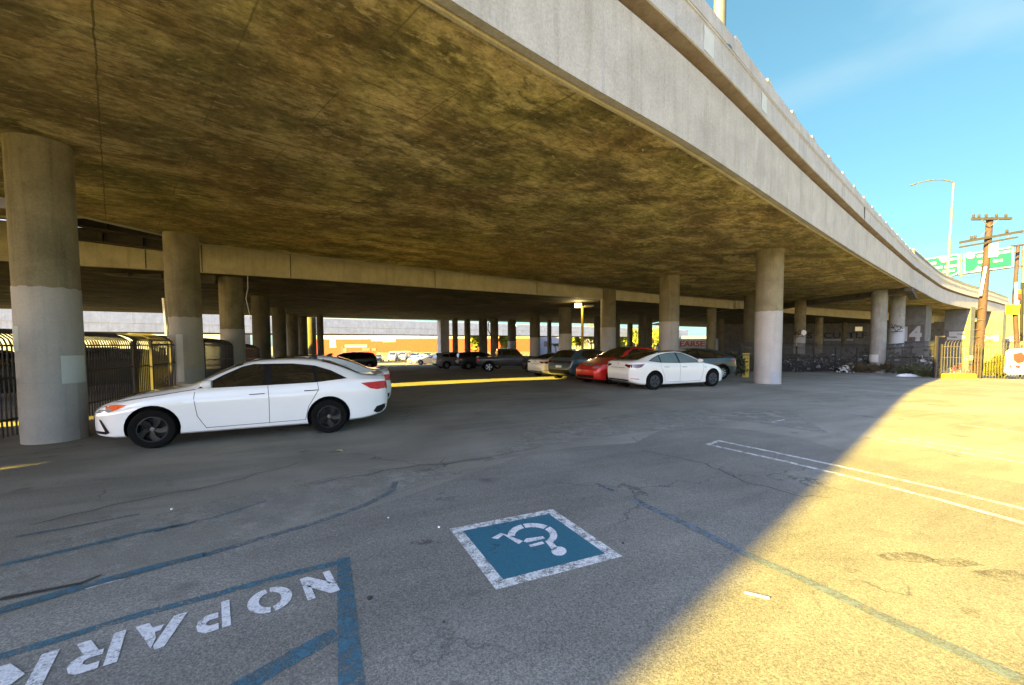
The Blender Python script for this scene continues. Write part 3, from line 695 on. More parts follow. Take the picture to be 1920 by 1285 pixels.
# ---------------------------------------------------------------- columns
def column(px, Y, dia, h, label, paint_px=None, rect=None, mat_='shaft', patches=(), flute=False, group='round concrete columns under the overpasses', zbase=None, pm='paint', seam_px=None):
    x, y = XY(px, Y); z0 = zg(x, y) - .15 if zbase is None else zbase
    root = thing('concrete_column', label, 'concrete column', (x, y, z0 + .15), group=group)
    dia /= math.hypot(1, x / y) if not rect else 1
    zp = PH(px, paint_px, 0).z if False else None
    if paint_px is not None: zp = P(px, paint_px, Y - dia / 2).z
    if rect:
        b = MB().box((x, y, (z0 + h) / 2), (rect[0], rect[1], h - z0), rect[2]); b.build('shaft', M[mat_], root, bevel=.02)
    else:
        s0 = z0 if zp is None else zp - .01
        b = MB().cyl((x, y, s0), dia / 2, h - s0, 40)
        b.build('shaft', M[mat_], root, smooth=40)
        if zp is not None:
            b = MB(); n = 40; rows = []
            for zi, rr in ((z0, dia / 2 + .006), (zp, dia / 2 + .006), (zp + .002, dia / 2 - .05)):
                rows.append([(x + rr * math.cos(2 * math.pi * i / n), y + rr * math.sin(2 * math.pi * i / n), zi + (.012 * math.sin(i * 1.7) if zi > z0 + .5 else 0)) for i in range(n + 1)])
            b.grid(rows).build('painted_base', M[pm], root, smooth=40)
    for (pxa, pya, pxb, pyb, mt) in patches:
        rr = dia / 2 + .012; rows = []
        th = [math.atan2(P(q, 645, Y).y - 0, 1) for q in (pxa, pxb)]
        def ang(q):          # where the sight line meets the cylinder
            d = Vector((ray(q, 645).x, ray(q, 645).y)); o = -Vector((x, y)); a_, b2, c2 = d.dot(d), 2 * d.dot(o), o.dot(o) - rr * rr
            disc = max(0, b2 * b2 - 4 * a_ * c2); k = (-b2 - math.sqrt(disc)) / (2 * a_); hpt = d * k + o
            return math.atan2(hpt.y, hpt.x), (d * k).y
        (a0, y0), (a1, y1) = ang(pxa), ang(pxb)
        if a1 < a0: a1 += 2 * math.pi
        zt, zb = P(pxa, pya, (y0 + y1) / 2).z, P(pxa, pyb, (y0 + y1) / 2).z
        for zi in (zb, zt): rows.append([(x + rr * math.cos(a0 + (a1 - a0) * i / 10), y + rr * math.sin(a0 + (a1 - a0) * i / 10), zi) for i in range(11)])
        MB().grid(rows).build('paint_patch', M[mt], root, smooth=40)
    if seam_px:
        zz = P(px, seam_px, Y - dia / 2).z; rr = dia / 2 + .008
        MB().grid([[(x + rr * math.cos(a_), y + rr * math.sin(a_), zz + dz) for a_ in np.linspace(0, 2 * math.pi, 41)] for dz in (0, .012)]).build('form_seam', M['patchgrey'], root)
    if flute:
        a_ = math.atan2(-y, -x) + .18; rr = dia / 2
        MB().box((x + (rr - .02) * math.cos(a_), y + (rr - .02) * math.sin(a_), 2.6), (.06, .05, 5.0), a_).build('vertical_form_strip', M['paint' if False else 'shaft'], root)
    return root
col = column
col(95, 7.75, 1.27, 5.6, 'massive nearest column in front of the fence beside the front of the white sedan', 536, patches=((112, 667, 157, 718, 'paint2'), (16, 612, 35, 658, 'paint2')), seam_px=720)
col(348, 14.95, 1.27, 5.9, 'stained column just above the hood of the white sedan', 594, patches=((330, 627, 343, 716, 'paint2'), (346, 690, 383, 745, 'patchgrey')), seam_px=692)
col(437, 21.4, 1.25, 5.3, 'stained column behind the roof of the white sedan, first under the second deck', 617, patches=((413, 637, 424, 657, 'patchgrey'),))
for px, Y, w in ((491, 29, 'second'), (524.5, 37.5, 'third'), (549, 45, 'fourth'), (567, 48, 'fifth'), (584, 51, 'sixth')):
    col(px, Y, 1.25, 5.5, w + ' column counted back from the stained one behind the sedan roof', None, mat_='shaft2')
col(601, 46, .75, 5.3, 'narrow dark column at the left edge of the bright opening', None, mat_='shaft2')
col(1440, 18.7, 1.22, 6.1, 'tall column right of the white electric sedan, pale painted below', 583, patches=((1447, 697, 1460, 723, 'patchgrey'),), seam_px=671)
col(1254, 26.6, 1.25, 6.3, 'column rising behind the roof of the white electric sedan', 603)
col(1140, 34.6, 1.25, 6.3, 'column rising behind the slate hatchback roof', 614)
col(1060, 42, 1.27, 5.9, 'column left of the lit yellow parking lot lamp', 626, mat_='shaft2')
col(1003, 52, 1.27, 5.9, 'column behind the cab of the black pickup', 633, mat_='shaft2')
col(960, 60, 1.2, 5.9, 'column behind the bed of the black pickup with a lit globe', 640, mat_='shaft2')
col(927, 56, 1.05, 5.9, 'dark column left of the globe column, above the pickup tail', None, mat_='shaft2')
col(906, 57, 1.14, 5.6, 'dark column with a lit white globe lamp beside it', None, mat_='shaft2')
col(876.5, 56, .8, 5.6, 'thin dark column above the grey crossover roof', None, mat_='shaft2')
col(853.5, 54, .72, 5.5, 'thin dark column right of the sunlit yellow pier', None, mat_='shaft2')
col(831, 57.6, 1.5, 5.3, 'square pier in full sun at the right edge of the bright opening', None, rect=(1.25, 1.25, R(33)), mat_='paint', group='square piers')
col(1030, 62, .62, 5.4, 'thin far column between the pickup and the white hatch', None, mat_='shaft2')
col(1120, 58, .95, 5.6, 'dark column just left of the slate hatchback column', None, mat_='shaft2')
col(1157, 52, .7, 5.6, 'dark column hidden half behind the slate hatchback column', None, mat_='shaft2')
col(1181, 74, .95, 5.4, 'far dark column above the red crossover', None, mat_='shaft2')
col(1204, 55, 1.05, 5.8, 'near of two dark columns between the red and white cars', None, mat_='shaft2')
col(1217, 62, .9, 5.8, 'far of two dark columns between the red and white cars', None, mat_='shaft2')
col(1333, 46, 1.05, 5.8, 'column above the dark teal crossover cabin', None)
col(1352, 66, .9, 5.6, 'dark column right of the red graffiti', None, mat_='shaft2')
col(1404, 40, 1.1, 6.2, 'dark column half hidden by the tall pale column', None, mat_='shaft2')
col(1499, 45.5, 1.25, 6.3, 'column with black scrawl and white disc behind the dark fence', 629)
col(1535, 62, 1.15, 5.7, 'column above the white covered car behind the fence', None)
col(1582, 74, .9, 5.6, 'far thin column over the long wall lettering', None, mat_='shaft2')
col(1646, 36.8, 1.45, 6.35, 'weathered column standing in weeds in front of the fence', None, mat_='weathered', patches=((1622, 665, 1648, 679, 'paint2'),))
col(1680, 41, 1.55, 6.4, 'column with black tag scrawl behind the dark fence', 616, mat_='weathered', pm='patchgrey')

# ================================================================ vehicles
class Shell:
    """a car body as sections along its length; also answers where its surface lies"""
    def __init__(s, sp):
        s.sp = sp; s.L = sp['L']; h = s.L / 2
        g_ = lambda k: (lambda t: (lambda x: pchip(t[0], t[1], np.clip(x, t[0][0], t[0][-1])) if not sp.get('linear') else np.interp(x, t[0], t[1])))(list(zip(*sorted(sp[k]))))
        s.fn = {k: g_(k) for k in ('top', 'bot', 'belt', 'w', 'roof')}
        e = np.array([0, .012, .03, .06, .1, .15, .21, .28, .36, .46])
        xs = list(-h + e) + list(np.linspace(-h + .56, h - .56, 74)) + list((h - e)[::-1])
        s.xs = np.array(sorted(set(xs) | set(sp.get('xs', [])))); s.sec = [s.section(x) for x in s.xs]
        s.A = np.array(s.sec)                       # stations x points x (y, z)
    def section(s, x):
        f = {k: float(v(x)) for k, v in s.fn.items()}; zb, zt, w, wr = f['bot'], f['top'], f['w'], f['roof']
        zs = min(f['belt'], zt - .05); k = min(1, max(0, (zt - zs - .05) / .3))
        H = zs - zb; e = zt - zs
        zr = zs + e * (.45 + .33 * k)               # where side glass turns to roof
        wr2 = wr if k > .02 else w * .86
        wr2 = w * .86 * (1 - k) + wr * k
        tk = s.sp.get('tuck', .95)
        pts = [(0, zb), (w * .8, zb), (w * tk, zb + .03), (w * (tk + .025), zb + H * .14), (w * .985, zb + H * .32), (w * .997, zb + H * .52), (w * 1.002, zb + H * .79), (w * .986, zb + H * .83), (w * .975, zb + H * .93), (w * .95, zs),
               (w * .955 * .92 + wr2 * .08, zs + e * .06), (w * .955 * .45 + wr2 * .55 + .012 * k, zs + (zr - zs) * .55), (wr2, zr), (wr2 * .93, zr + (zt - zr) * .55), (wr2 * .72, zt - (zt - zr) * .16), (wr2 * .38, zt - (zt - zr) * .04), (0, zt)]
        out = [pts[0]]
        for a, b in zip(pts[:-1], pts[1:]):
            out += [(a[0] * .75 + b[0] * .25, a[1] * .75 + b[1] * .25), (a[0] * .25 + b[0] * .75, a[1] * .25 + b[1] * .75)]
        return out + [pts[-1]]
    def at(s, x):
        x = min(max(x, s.xs[0]), s.xs[-1]); i = min(max(np.searchsorted(s.xs, x) - 1, 0), len(s.xs) - 2)
        t = (x - s.xs[i]) / (s.xs[i + 1] - s.xs[i]); return s.A[i] * (1 - t) + s.A[i + 1] * t
    def W(s, x, z):
        a = s.at(x); return float(np.interp(z, np.maximum.accumulate(a[:, 1] + np.arange(len(a)) * 1e-7), a[:, 0]))
    def Z(s, x, y):
        a = s.at(x); k = int(np.argmax(a[:, 0])); return float(np.interp(abs(y), a[k:, 0][::-1], a[k:, 1][::-1]))
    def inside(s, x, y, z):
        a = s.at(x); return a[0, 1] <= z <= a[-1, 1] and abs(y) <= s.W(x, z)
    def X(s, y, z, end):
        h = s.L / 2; x = h * end
        for i in range(90):
            if s.inside(x, y, z): break
            x -= end * .02
        if i == 0: return x
        lo, hi = x, x + end * .02
        for _ in range(9):
            m = (lo + hi) / 2
            if s.inside(m, y, z): lo = m
            else: hi = m
        return lo
    def mesh(s):
        b = MB(); n = len(s.sec[0]); rows = []
        for x, sc in zip(s.xs, s.sec):
            rows.append([(x, -y, z) for y, z in sc] + [(x, y, z) for y, z in sc[-2:0:-1]])
        k = len(rows[0]); vs = [p for r_ in rows for p in r_]; fs = []
        for i in range(len(rows) - 1):
            for j in range(k): fs.append((i * k + j, i * k + (j + 1) % k, (i + 1) * k + (j + 1) % k, (i + 1) * k + j))
        fs += [tuple(range(k)), tuple((len(rows) - 1) * k + j for j in range(k))[::-1]]
        return b.add(vs, fs)
def cut_poly(poly2, step):
    b = bmesh.new(); vs = [b.verts.new((p[0], p[1], 0)) for p in poly2]; b.faces.new(vs)
    for ax in (0, 1):
        lo, hi = min(p[ax] for p in poly2), max(p[ax] for p in poly2); c = math.floor(lo / step) * step + step
        while c < hi:
            nn = [0, 0, 0]; nn[ax] = 1; co = [0, 0, 0]; co[ax] = c
            bmesh.ops.bisect_plane(b, geom=b.verts[:] + b.edges[:] + b.faces[:], plane_co=co, plane_no=nn, dist=1e-6); c += step
    b.verts.index_update(); v = [tuple(q.co.xy) for q in b.verts]; f = [tuple(q.index for q in fc.verts) for fc in b.faces]; b.free(); return v, f
def side_patch(S, poly, side, off, step=.06):
    v, f = cut_poly(poly, step); return MB().add([(x, side * (S.W(x, z) + off), z) for x, z in v], f)
def end_patch(S, poly, end, off, step=.05):
    v, f = cut_poly(poly, step); return MB().add([(S.X(y, z, end) + end * off, y, z) for y, z in v], f)
def top_patch(S, x0, x1, w0, w1, off, nx=10, ny=12, pinch=0):
    rows = []
    for i in range(nx + 1):
        t = i / nx; x = x0 + (x1 - x0) * t; w = w0 + (w1 - w0) * t; r_ = []
        for j in range(ny + 1):
            y = w * (2 * j / ny - 1); xx = x + pinch * (1 - (y / w) ** 2); r_.append((xx, y, S.Z(xx, y) + off))
        rows.append(r_)
    return MB().grid(rows)
def ribbon(S, pts, side, off, w):
    rows = []
    P_ = []
    for a, b in zip(pts[:-1], pts[1:]):
        k = max(1, int(math.hypot(b[0] - a[0], b[1] - a[1]) / .05)); P_ += [(a[0] + (b[0] - a[0]) * i / k, a[1] + (b[1] - a[1]) * i / k) for i in range(k)]
    P_.append(pts[-1]); n = len(P_)
    for i, p in enumerate(P_):
        q0, q1 = P_[max(0, i - 1)], P_[min(n - 1, i + 1)]; dx, dz = q1[0] - q0[0], q1[1] - q0[1]; l = math.hypot(dx, dz) or 1
        rows.append([(p[0] + sgn * -dz / l * w / 2, side * (S.W(p[0] + sgn * -dz / l * w / 2, p[1] + sgn * dx / l * w / 2) + off), p[1] + sgn * dx / l * w / 2) for sgn in (1, -1)])
    return MB().grid(rows)
_shell, _body = {}, {}
def wheel(root, x, y, r, w, style, mats):
    sd = 1 if y > 0 else -1; Mx = Matrix.Rotation(R(-90) * sd, 3, 'X')
    prof = [(r * .64, -w * .5), (r * .80, -w * .52), (r * .93, -w * .5), (r * .985, -w * .38), (r, -w * .2), (r, w * .2), (r * .985, w * .38), (r * .93, w * .5), (r * .80, w * .52), (r * .66, w * .46), (r * .64, w * .40)]
    ty = MB().lathe(prof, (0, 0, 0), 36, Mx).build('wheel', M['rubber'], root, smooth=35, local=True); ty.location = (x, y, r)
    b = MB(); q = lambda rr, a, z: Mx @ Vector((rr * math.cos(a), rr * math.sin(a), z))
    b.lathe([(r * .655, w * .46), (r * .60, w * .44), (r * .58, w * .30), (r * .57, -w * .1), (0.0, -w * .1)], (0, 0, 0), 30, Mx, 1)
    zf = w * .38
    if style == 'aero':
        b.lathe([(r * .60, w * .40), (r * .52, w * .455), (r * .2, w * .47), (0, w * .47)], (0, 0, 0), 30, Mx, 1)
        for i in range(5):
            a = 2 * math.pi * i / 5 + .3; p = []
            for rr, da in ((.14, -.30), (.30, -.30), (.52, -.16), (.52, .10), (.30, .06), (.14, .25)): p.append(q(r * rr, a + da, w * .485))
            b.prism(p, Mx @ Vector((0, 0, .012)), 0)
    elif style == 'blade':
        for i in range(5):
            a0 = 2 * math.pi * i / 5
            for da, tw in ((-.13, .55), (.24, .45)):
                p = [q(r * .12, a0 + da * 1.4 - .25, zf), q(r * .36, a0 + da + tw * .5 - .14, zf * 1.12), q(r * .61, a0 + da + tw - .12, zf * 1.1), q(r * .61, a0 + da + tw + .16, zf * 1.1), q(r * .36, a0 + da + tw * .62 + .14, zf * 1.08), q(r * .12, a0 + da * 1.4 + .45, zf)]
                b.prism(p, Mx @ Vector((0, 0, -.03)), 0)
        b.lathe([(r * .60, zf * .9), (r * .645, zf * 1.15), (r * .60, zf * 1.18)], (0, 0, 0), 30, Mx, 0)
        b.lathe([(0, zf * 1.22), (r * .09, zf * 1.2), (r * .12, zf)], (0, 0, 0), 16, Mx, 2)
    else:
        ns = 5 if style == 'five' else 10
        for i in range(ns):
            a = 2 * math.pi * i / ns; k = .22 if ns == 5 else .10
            p = [q(r * .10, a - .5, zf), q(r * .62, a - k * .8, zf * 1.1), q(r * .62, a + k * .8, zf * 1.1), q(r * .10, a + .5, zf)]
            b.prism(p, Mx @ Vector((0, 0, -.03)), 0)
        b.lathe([(r * .60, zf), (r * .645, zf * 1.15), (r * .60, zf * 1.18)], (0, 0, 0), 30, Mx, 0)
        b.lathe([(0, zf * 1.2), (r * .1, zf * 1.18), (r * .12, zf)], (0, 0, 0), 12, Mx, 0)
    b.build('rim', mats, ty, smooth=35, local=True)
    return ty
def car(name, label, sp, paint, loc, rz, cat='car', group=None, detail=2, rim='ten', rimmats=('alloy', 'blackplastic', 'chrome'), tilt=0):
    root = thing(name, label, cat, loc, rz, group); root.rotation_euler = (0, tilt, rz)
    key = sp['id']
    if key not in _shell: _shell[key] = Shell(sp)
    S = _shell[key]; r, fx, rx = sp['r'], sp['fx'], sp['rx']
    bd = S.mesh().build('body', [paint, M['blackplastic']], root, local=True)
    if key not in _body:
        wmax = max(p[1] for p in sp['w']); bm = bmesh.new(); bm.from_mesh(bd.data); bmesh.ops.remove_doubles(bm, verts=bm.verts, dist=1e-5)
        ra = r + sp.get('arch', .055); n = 28; wells = []
        for x in (fx, rx):
            c = Vector((x, 0, r + .01)); pls = []
            for i in range(n):
                a = 2 * math.pi * (i + .5) / n; nn = Vector((math.cos(a), 0, math.sin(a))); pls.append((c + nn * ra * math.cos(math.pi / n), nn))
            for q, nn in pls:
                fs = [f for f in bm.faces if (Vector((f.calc_center_median().x, 0, f.calc_center_median().z)) - c).length < ra * 1.5]
                gm = set(fs) | {e for f in fs for e in f.edges} | {v for f in fs for v in f.verts}
                bmesh.ops.bisect_plane(bm, geom=list(gm), plane_co=q, plane_no=nn, dist=1e-5)
            kill = []
            for f in bm.faces:
                m_ = f.calc_center_median()
                if abs(m_.y) > .46 and all((m_ - q).dot(nn) < 1e-4 for q, nn in pls): kill.append(f)
            bmesh.ops.delete(bm, geom=kill, context='FACES')
            for sd in (1, -1):
                S0 = _shell[key]; rows = []; cap = []
                for i in range(n + 1):
                    a = 2 * math.pi * i / n; px_, pz_ = x + ra * math.cos(a), r + .01 + ra * math.sin(a); zz = max(pz_, S0.at(px_)[0, 1] + .01)
                    rows.append([(px_, sd * .45, zz), (px_, sd * (S0.W(px_, zz) - .004), zz)])
                wells.append(MB().grid(rows).add([q[0] for q in rows[:-1]], [tuple(range(n))]))
        bmesh.ops.recalc_face_normals(bm, faces=bm.faces); me = bpy.data.meshes.new('body'); bm.to_mesh(me); bm.free(); me.materials.append(paint); sharp(me, 32)
        _body[key] = (me, wells)
    me = _body[key][0].copy(); me.materials[0] = paint; bd.data = me
    for w_ in _body[key][1]: w_.build('wheel_well', M['blackplastic'], root, local=True)
    B = lambda mb, nm, mt, par=root: mb.build(nm, mt, par, smooth=40, local=True)
    gl = sp.get('glass', M['glass'])
    for sd in (1, -1):
        for pl in sp['windows']: B(side_patch(S, pl, sd, .006), 'side_window', gl)
        if sp.get('dlo') and detail > 1: B(side_patch(S, sp['dlo'], sd, .003), 'window_frame', M['blackplastic'])
        if detail > 1:
            for k, pts in enumerate(sp.get('seams', ())): B(ribbon(S, pts, sd, .0025, .009), 'panel_seam', M['gap'])
            for hx, hz in sp.get('handles', ()):
                B(ribbon(S, [(hx - .13, hz - .024), (hx + .11, hz - .03)], sd, .012, .014), 'handle_shadow', M['gap'])  # dark ribbon paints the shadow under the door handle
                B(side_patch(S, [(hx - .12, hz - .012), (hx + .1, hz - .02), (hx + .12, hz + .005), (hx + .1, hz + .022), (hx - .1, hz + .02)], sd, .013), 'door_handle', paint)
            mx, mz = sp['mirror']; y0 = S.W(mx, mz)
            mb = MB(); mb.bar((mx, sd * (y0 - .03), mz - .03), (mx + .01, sd * (y0 + .07), mz + .0), .05, .025); B(mb, 'mirror_arm', M['blackplastic'])
            mb = MB(); cy = y0 + .14; rows = []
            for i, (xx, sc) in enumerate(((-.075, .80), (-.07, .96), (-.02, 1.0), (.045, .86), (.085, .45), (.09, .05))):
                rows.append([(mx + xx, sd * (cy + .095 * sc * math.cos(a)), mz + .045 + .072 * sc * math.sin(a)) for a in np.linspace(0, 2 * math.pi, 15)])
            mb.grid(rows); mb.add([p for p in rows[0][:-1]], [tuple(range(14))]); B(mb, 'mirror', sp.get('mirrormat', paint))
            if sp.get('lip'):
                for x in (fx, rx): B(ribbon(S, [(x + (r + .075) * math.cos(a), r + .01 + (r + .075) * math.sin(a)) for a in np.linspace(-.25 if True else 0, math.pi + .25, 26)], sd, .008, .05), 'arch_cladding', M['blackplastic'])
            if sp.get('sillclad'): B(side_patch(S, sp['sillclad'], sd, .008), 'sill_cladding', M['blackplastic'])
        for pl, mt in sp.get('side_marks', ()): B(side_patch(S, pl, sd, .004), 'side_marker', M[mt])
        hl = [(y * sd, z) for y, z in sp['head']]; B(end_patch(S, hl, 1, .008), 'headlight', sp.get('headmat', M['lens']))
        for pl, mt in sp.get('head_side', ()): B(side_patch(S, pl, sd, .007), 'headlight', M[mt])
        for pl, mt in sp.get('tail_side', ()): B(side_patch(S, pl, sd, .007), 'tail_light', M[mt])
        tl = [(y * sd, z) for y, z in sp['tail']]; B(end_patch(S, tl, -1, .008), 'tail_light', M[sp.get('tailmat', 'redlens')])
        for pl, mt, nm in sp.get('ends_r', ()): B(end_patch(S, [(y * sd, z) for y, z in pl], -1, .006), nm, M[mt])
        for pl, mt, nm in sp.get('ends_f', ()): B(end_patch(S, [(y * sd, z) for y, z in pl], 1, .006), nm, M[mt])
        for pl, mt, nm in sp.get('sides', ()): B(side_patch(S, pl, sd, .006), nm, M[mt])
    a = sp['shield']; B(top_patch(S, a[0], a[1], a[2], a[3], .014, pinch=a[4] if len(a) > 4 else 0), 'windshield', gl)
    if 'rearglass' in sp: a = sp['rearglass']; B(top_patch(S, a[0], a[1], a[2], a[3], .014, pinch=a[4] if len(a) > 4 else 0), 'rear_window', M['glass'])
    if 'roofglass' in sp: a = sp['roofglass']; B(top_patch(S, a[0], a[1], a[2], a[3], .006), 'glass_roof', M['glass'])
    if 'rearend' in sp: B(end_patch(S, sp['rearend'], -1, .006), 'rear_window', M['glass'])
    for pl, mt, nm in sp.get('center_r', ()): B(end_patch(S, pl, -1, .007), nm, M[mt])
    for pl, mt, nm in sp.get('center_f', ()): B(end_patch(S, pl, 1, .007), nm, M[mt])
    hw = sp.get('track', .79)
    for x in (fx, rx):
        for sd in (1, -1): wheel(root, x, sd * hw, r, .225, rim, [M[k] for k in rimmats])
    for fn in sp.get('extra', ()): fn(root, S, paint)
    return root
box_ = lambda y0, y1, z0, z1: [(y0, z0), (y1, z0), (y1, z1), (y0, z1)]
def lipspoiler(root, S, paint):
    rows = []
    for y in np.linspace(-.66, .66, 15):
        x = -2.30 + .05 * (abs(y) / .66) ** 3; z = S.Z(-2.24, y)
        rows.append([(x + .16, y, z + .004), (x - .01, y, z + .045), (x - .02, y, z + .03), (x + .02, y, z - .005)])
    MB().grid(rows).build('boot_lip', paint, root, smooth=40, local=True)
def fin(root, S, paint):
    x = -.95; z = S.Z(x, 0)
    MB().prism([(x + .1, -.018, z - .01), (x - .10, -.018, z - .01), (x - .10, -.018, z + .05), (x - .05, -.018, z + .055)], (0, .036, 0)).build('roof_fin', M['blackplastic'], root, local=True)

SEDAN = dict(id='sedan', L=4.70, r=.328, fx=1.475, rx=-1.21, track=.775, tuck=.945,
    top=[(2.35, .60), (2.32, .66), (2.24, .72), (2.0, .815), (1.6, .915), (1.2, .975), (.98, 1.02), (.6, 1.21), (.2, 1.385), (-.1, 1.445), (-.5, 1.462), (-.9, 1.445), (-1.25, 1.375), (-1.6, 1.235), (-1.86, 1.12), (-2.1, 1.085), (-2.28, 1.075), (-2.32, 1.04), (-2.335, .9), (-2.35, .78)],
    bot=[(2.35, .46), (2.33, .30), (2.25, .215), (2.0, .19), (1.0, .185), (-1, .185), (-1.8, .21), (-2.1, .26), (-2.27, .32), (-2.33, .40), (-2.35, .52)],
    belt=[(2.35, .58), (2.2, .68), (1.9, .77), (1.5, .855), (1.0, .92), (.5, .945), (-.5, .965), (-1.4, .995), (-2.0, 1.005), (-2.3, .99), (-2.35, .72)],
    w=[(2.35, .36), (2.32, .48), (2.25, .59), (2.1, .72), (1.95, .81), (1.5, .893), (.6, .897), (-.8, .9), (-1.5, .893), (-1.9, .865), (-2.15, .80), (-2.28, .73), (-2.35, .64)],
    roof=[(2.35, .5), (1.2, .78), (.98, .76), (.5, .665), (.1, .60), (-.8, .585), (-1.3, .60), (-1.9, .70), (-2.35, .62)],
    windows=[[(.72, .985), (-.16, .995), (-.16, 1.33), (.02, 1.335), (.20, 1.29), (.45, 1.17)], [(-.26, .998), (-.98, 1.015), (-.93, 1.285), (-.6, 1.33), (-.26, 1.335)], [(-1.04, 1.02), (-1.48, 1.055), (-1.24, 1.18), (-.99, 1.27)]],
    dlo=[(.86, .965), (-.2, .975), (-1.0, .993), (-1.56, 1.045), (-1.27, 1.205), (-.98, 1.305), (-.6, 1.352), (.03, 1.357), (.22, 1.31), (.5, 1.175)],
    seams=[[(.88, .955), (.90, .8), (.86, .5), (.74, .285)], [(-.20, .97), (-.215, .7), (-.21, .285)], [(-1.02, .985), (-1.04, .86), (-.86, .55), (-.80, .30)], [(.74, .285), (-.8, .30)], [(.88, .955), (1.25, .90), (2.02, .785)]],
    handles=[(-.02, .855), (-.9, .875)], mirror=(.70, .995),
    shield=(.90, .20, .70, .57, .06), rearglass=(-1.12, -1.80, .55, .63, -.05), roofglass=(.06, -.62, .46, .46),
    head=[(.36, .58), (.52, .58), (.56, .69), (.36, .65)],
    head_side=[([(2.32, .60), (2.05, .625), (1.97, .67), (2.12, .72), (2.29, .705)], 'lens'), ([(2.02, .64), (1.86, .70), (1.80, .745), (1.95, .755), (2.14, .725)], 'amber')],
    tail=[(.36, .84), (.72, .80), (.74, .955), (.36, .93)],
    tail_side=[([(-2.34, .82), (-2.12, .80), (-1.98, .83), (-1.80, .945), (-2.02, .955), (-2.33, .965)], 'redlens')],
    center_f=[(box_(-.46, .46, .46, .60), 'blackplastic', 'grille'), (box_(-.5, .5, .25, .36), 'blackplastic', 'grille')],
    sides=[([(2.28, .275), (2.12, .265), (2.055, .295), (2.17, .50), (2.22, .52), (2.13, .315), (2.30, .32)], 'blackgloss', 'bumper_vent'), ([(-2.32, .395), (-2.30, .33), (-2.10, .325), (-2.035, .36), (-2.10, .455), (-2.25, .49), (-2.33, .48)], 'blackplastic', 'bumper_vent')],
    center_r=[(box_(-.16, .16, .62, .72), 'plate', 'number_plate'), (box_(-.55, .55, .33, .46), 'blackplastic', 'rear_diffuser'), (box_(-.26, .26, .60, .78), 'blackplastic', 'plate_recess') if False else (box_(-.05, .05, .84, .90), 'chrome', 'badge')],
    extra=(lipspoiler, fin))
EV = dict(id='ev_sedan', L=4.69, r=.335, fx=1.505, rx=-1.37, track=.80, tuck=.955,
    top=[(2.345, .58), (2.32, .64), (2.24, .70), (2.0, .79), (1.6, .90), (1.3, .96), (1.0, 1.08), (.6, 1.275), (.2, 1.40), (-.15, 1.443), (-.6, 1.43), (-1.0, 1.375), (-1.4, 1.28), (-1.75, 1.17), (-2.0, 1.10), (-2.2, 1.07), (-2.28, 1.04), (-2.315, .93), (-2.345, .74)],
    bot=[(2.345, .42), (2.32, .28), (2.22, .20), (1.9, .17), (0, .165), (-1.8, .19), (-2.1, .25), (-2.28, .33), (-2.345, .46)],
    belt=[(2.345, .52), (2.2, .64), (1.9, .755), (1.5, .86), (1.1, .92), (.5, .945), (-.5, .965), (-1.4, 1.0), (-2.0, 1.02), (-2.26, 1.0), (-2.345, .70)],
    w=[(2.345, .46), (2.32, .58), (2.25, .69), (2.1, .79), (1.9, .86), (1.5, .915), (.6, .915), (-.8, .92), (-1.4, .925), (-1.85, .885), (-2.1, .82), (-2.25, .74), (-2.345, .62)],
    roof=[(2.345, .46), (1.25, .76), (.9, .68), (.2, .585), (-.8, .575), (-1.5, .62), (-2.0, .66), (-2.345, .56)],
    windows=[[(.86, .985), (-.12, .99), (-.10, 1.335), (.18, 1.31), (.45, 1.22)], [(-.20, .99), (-1.02, 1.02), (-.96, 1.255), (-.6, 1.32), (-.18, 1.34)], [(-1.08, 1.022), (-1.52, 1.07), (-1.30, 1.15), (-1.02, 1.245)]],
    dlo=[(.98, .965), (-.2, .97), (-1.1, 1.0), (-1.60, 1.065), (-1.30, 1.175), (-.96, 1.28), (-.55, 1.345), (-.1, 1.36), (.2, 1.33), (.5, 1.225)], glass=M['glass2'],
    seams=[[(.98, .96), (1.0, .8), (.96, .5), (.86, .27)], [(-.16, .965), (-.18, .6), (-.17, .27)], [(-1.06, .985), (-1.10, .85), (-.94, .55), (-.88, .28)], [(.86, .27), (-.88, .28)], [(.98, .96), (1.5, .875), (2.1, .72)]],
    handles=[(.05, .845), (-.82, .865)], mirror=(.80, 1.0),
    shield=(1.18, .30, .72, .56, .05), rearglass=(-.95, -1.95, .545, .62, -.04), roofglass=(.24, -.9, .54, .545),
    head=[(.50, .55), (.60, .56), (.66, .66), (.5, .62)], head_side=[([(2.26, .575), (2.02, .66), (1.88, .735), (2.05, .745), (2.24, .67)], 'lens')],
    tail=[(.40, .90), (.66, .82), (.70, .94), (.42, .955)], tailmat='darkred', tail_side=[([(-2.32, .84), (-2.10, .82), (-1.96, .85), (-1.80, .965), (-2.0, .965), (-2.31, .955)], 'darkred')],
    center_r=[(box_(-.17, .17, .72, .80), 'plate', 'number_plate'), (box_(-.58, .58, .26, .40), 'blackplastic', 'rear_diffuser'), (box_(-.42, .42, .815, .83), 'gap', 'boot_seam'), ([(-.035, .99), (-.008, .94), (.008, .94), (.035, .99)], 'chrome', 'badge')],
    sides=[([(-2.29, .43), (-2.02, .41), (-2.03, .435), (-2.29, .455)], 'redlens', 'reflector'), ([(1.02, .80), (1.16, .79), (1.13, .775), (1.05, .78)], 'gap', 'side_camera')],
    center_f=[(box_(-.5, .5, .24, .32), 'blackplastic', 'lower_grille')])
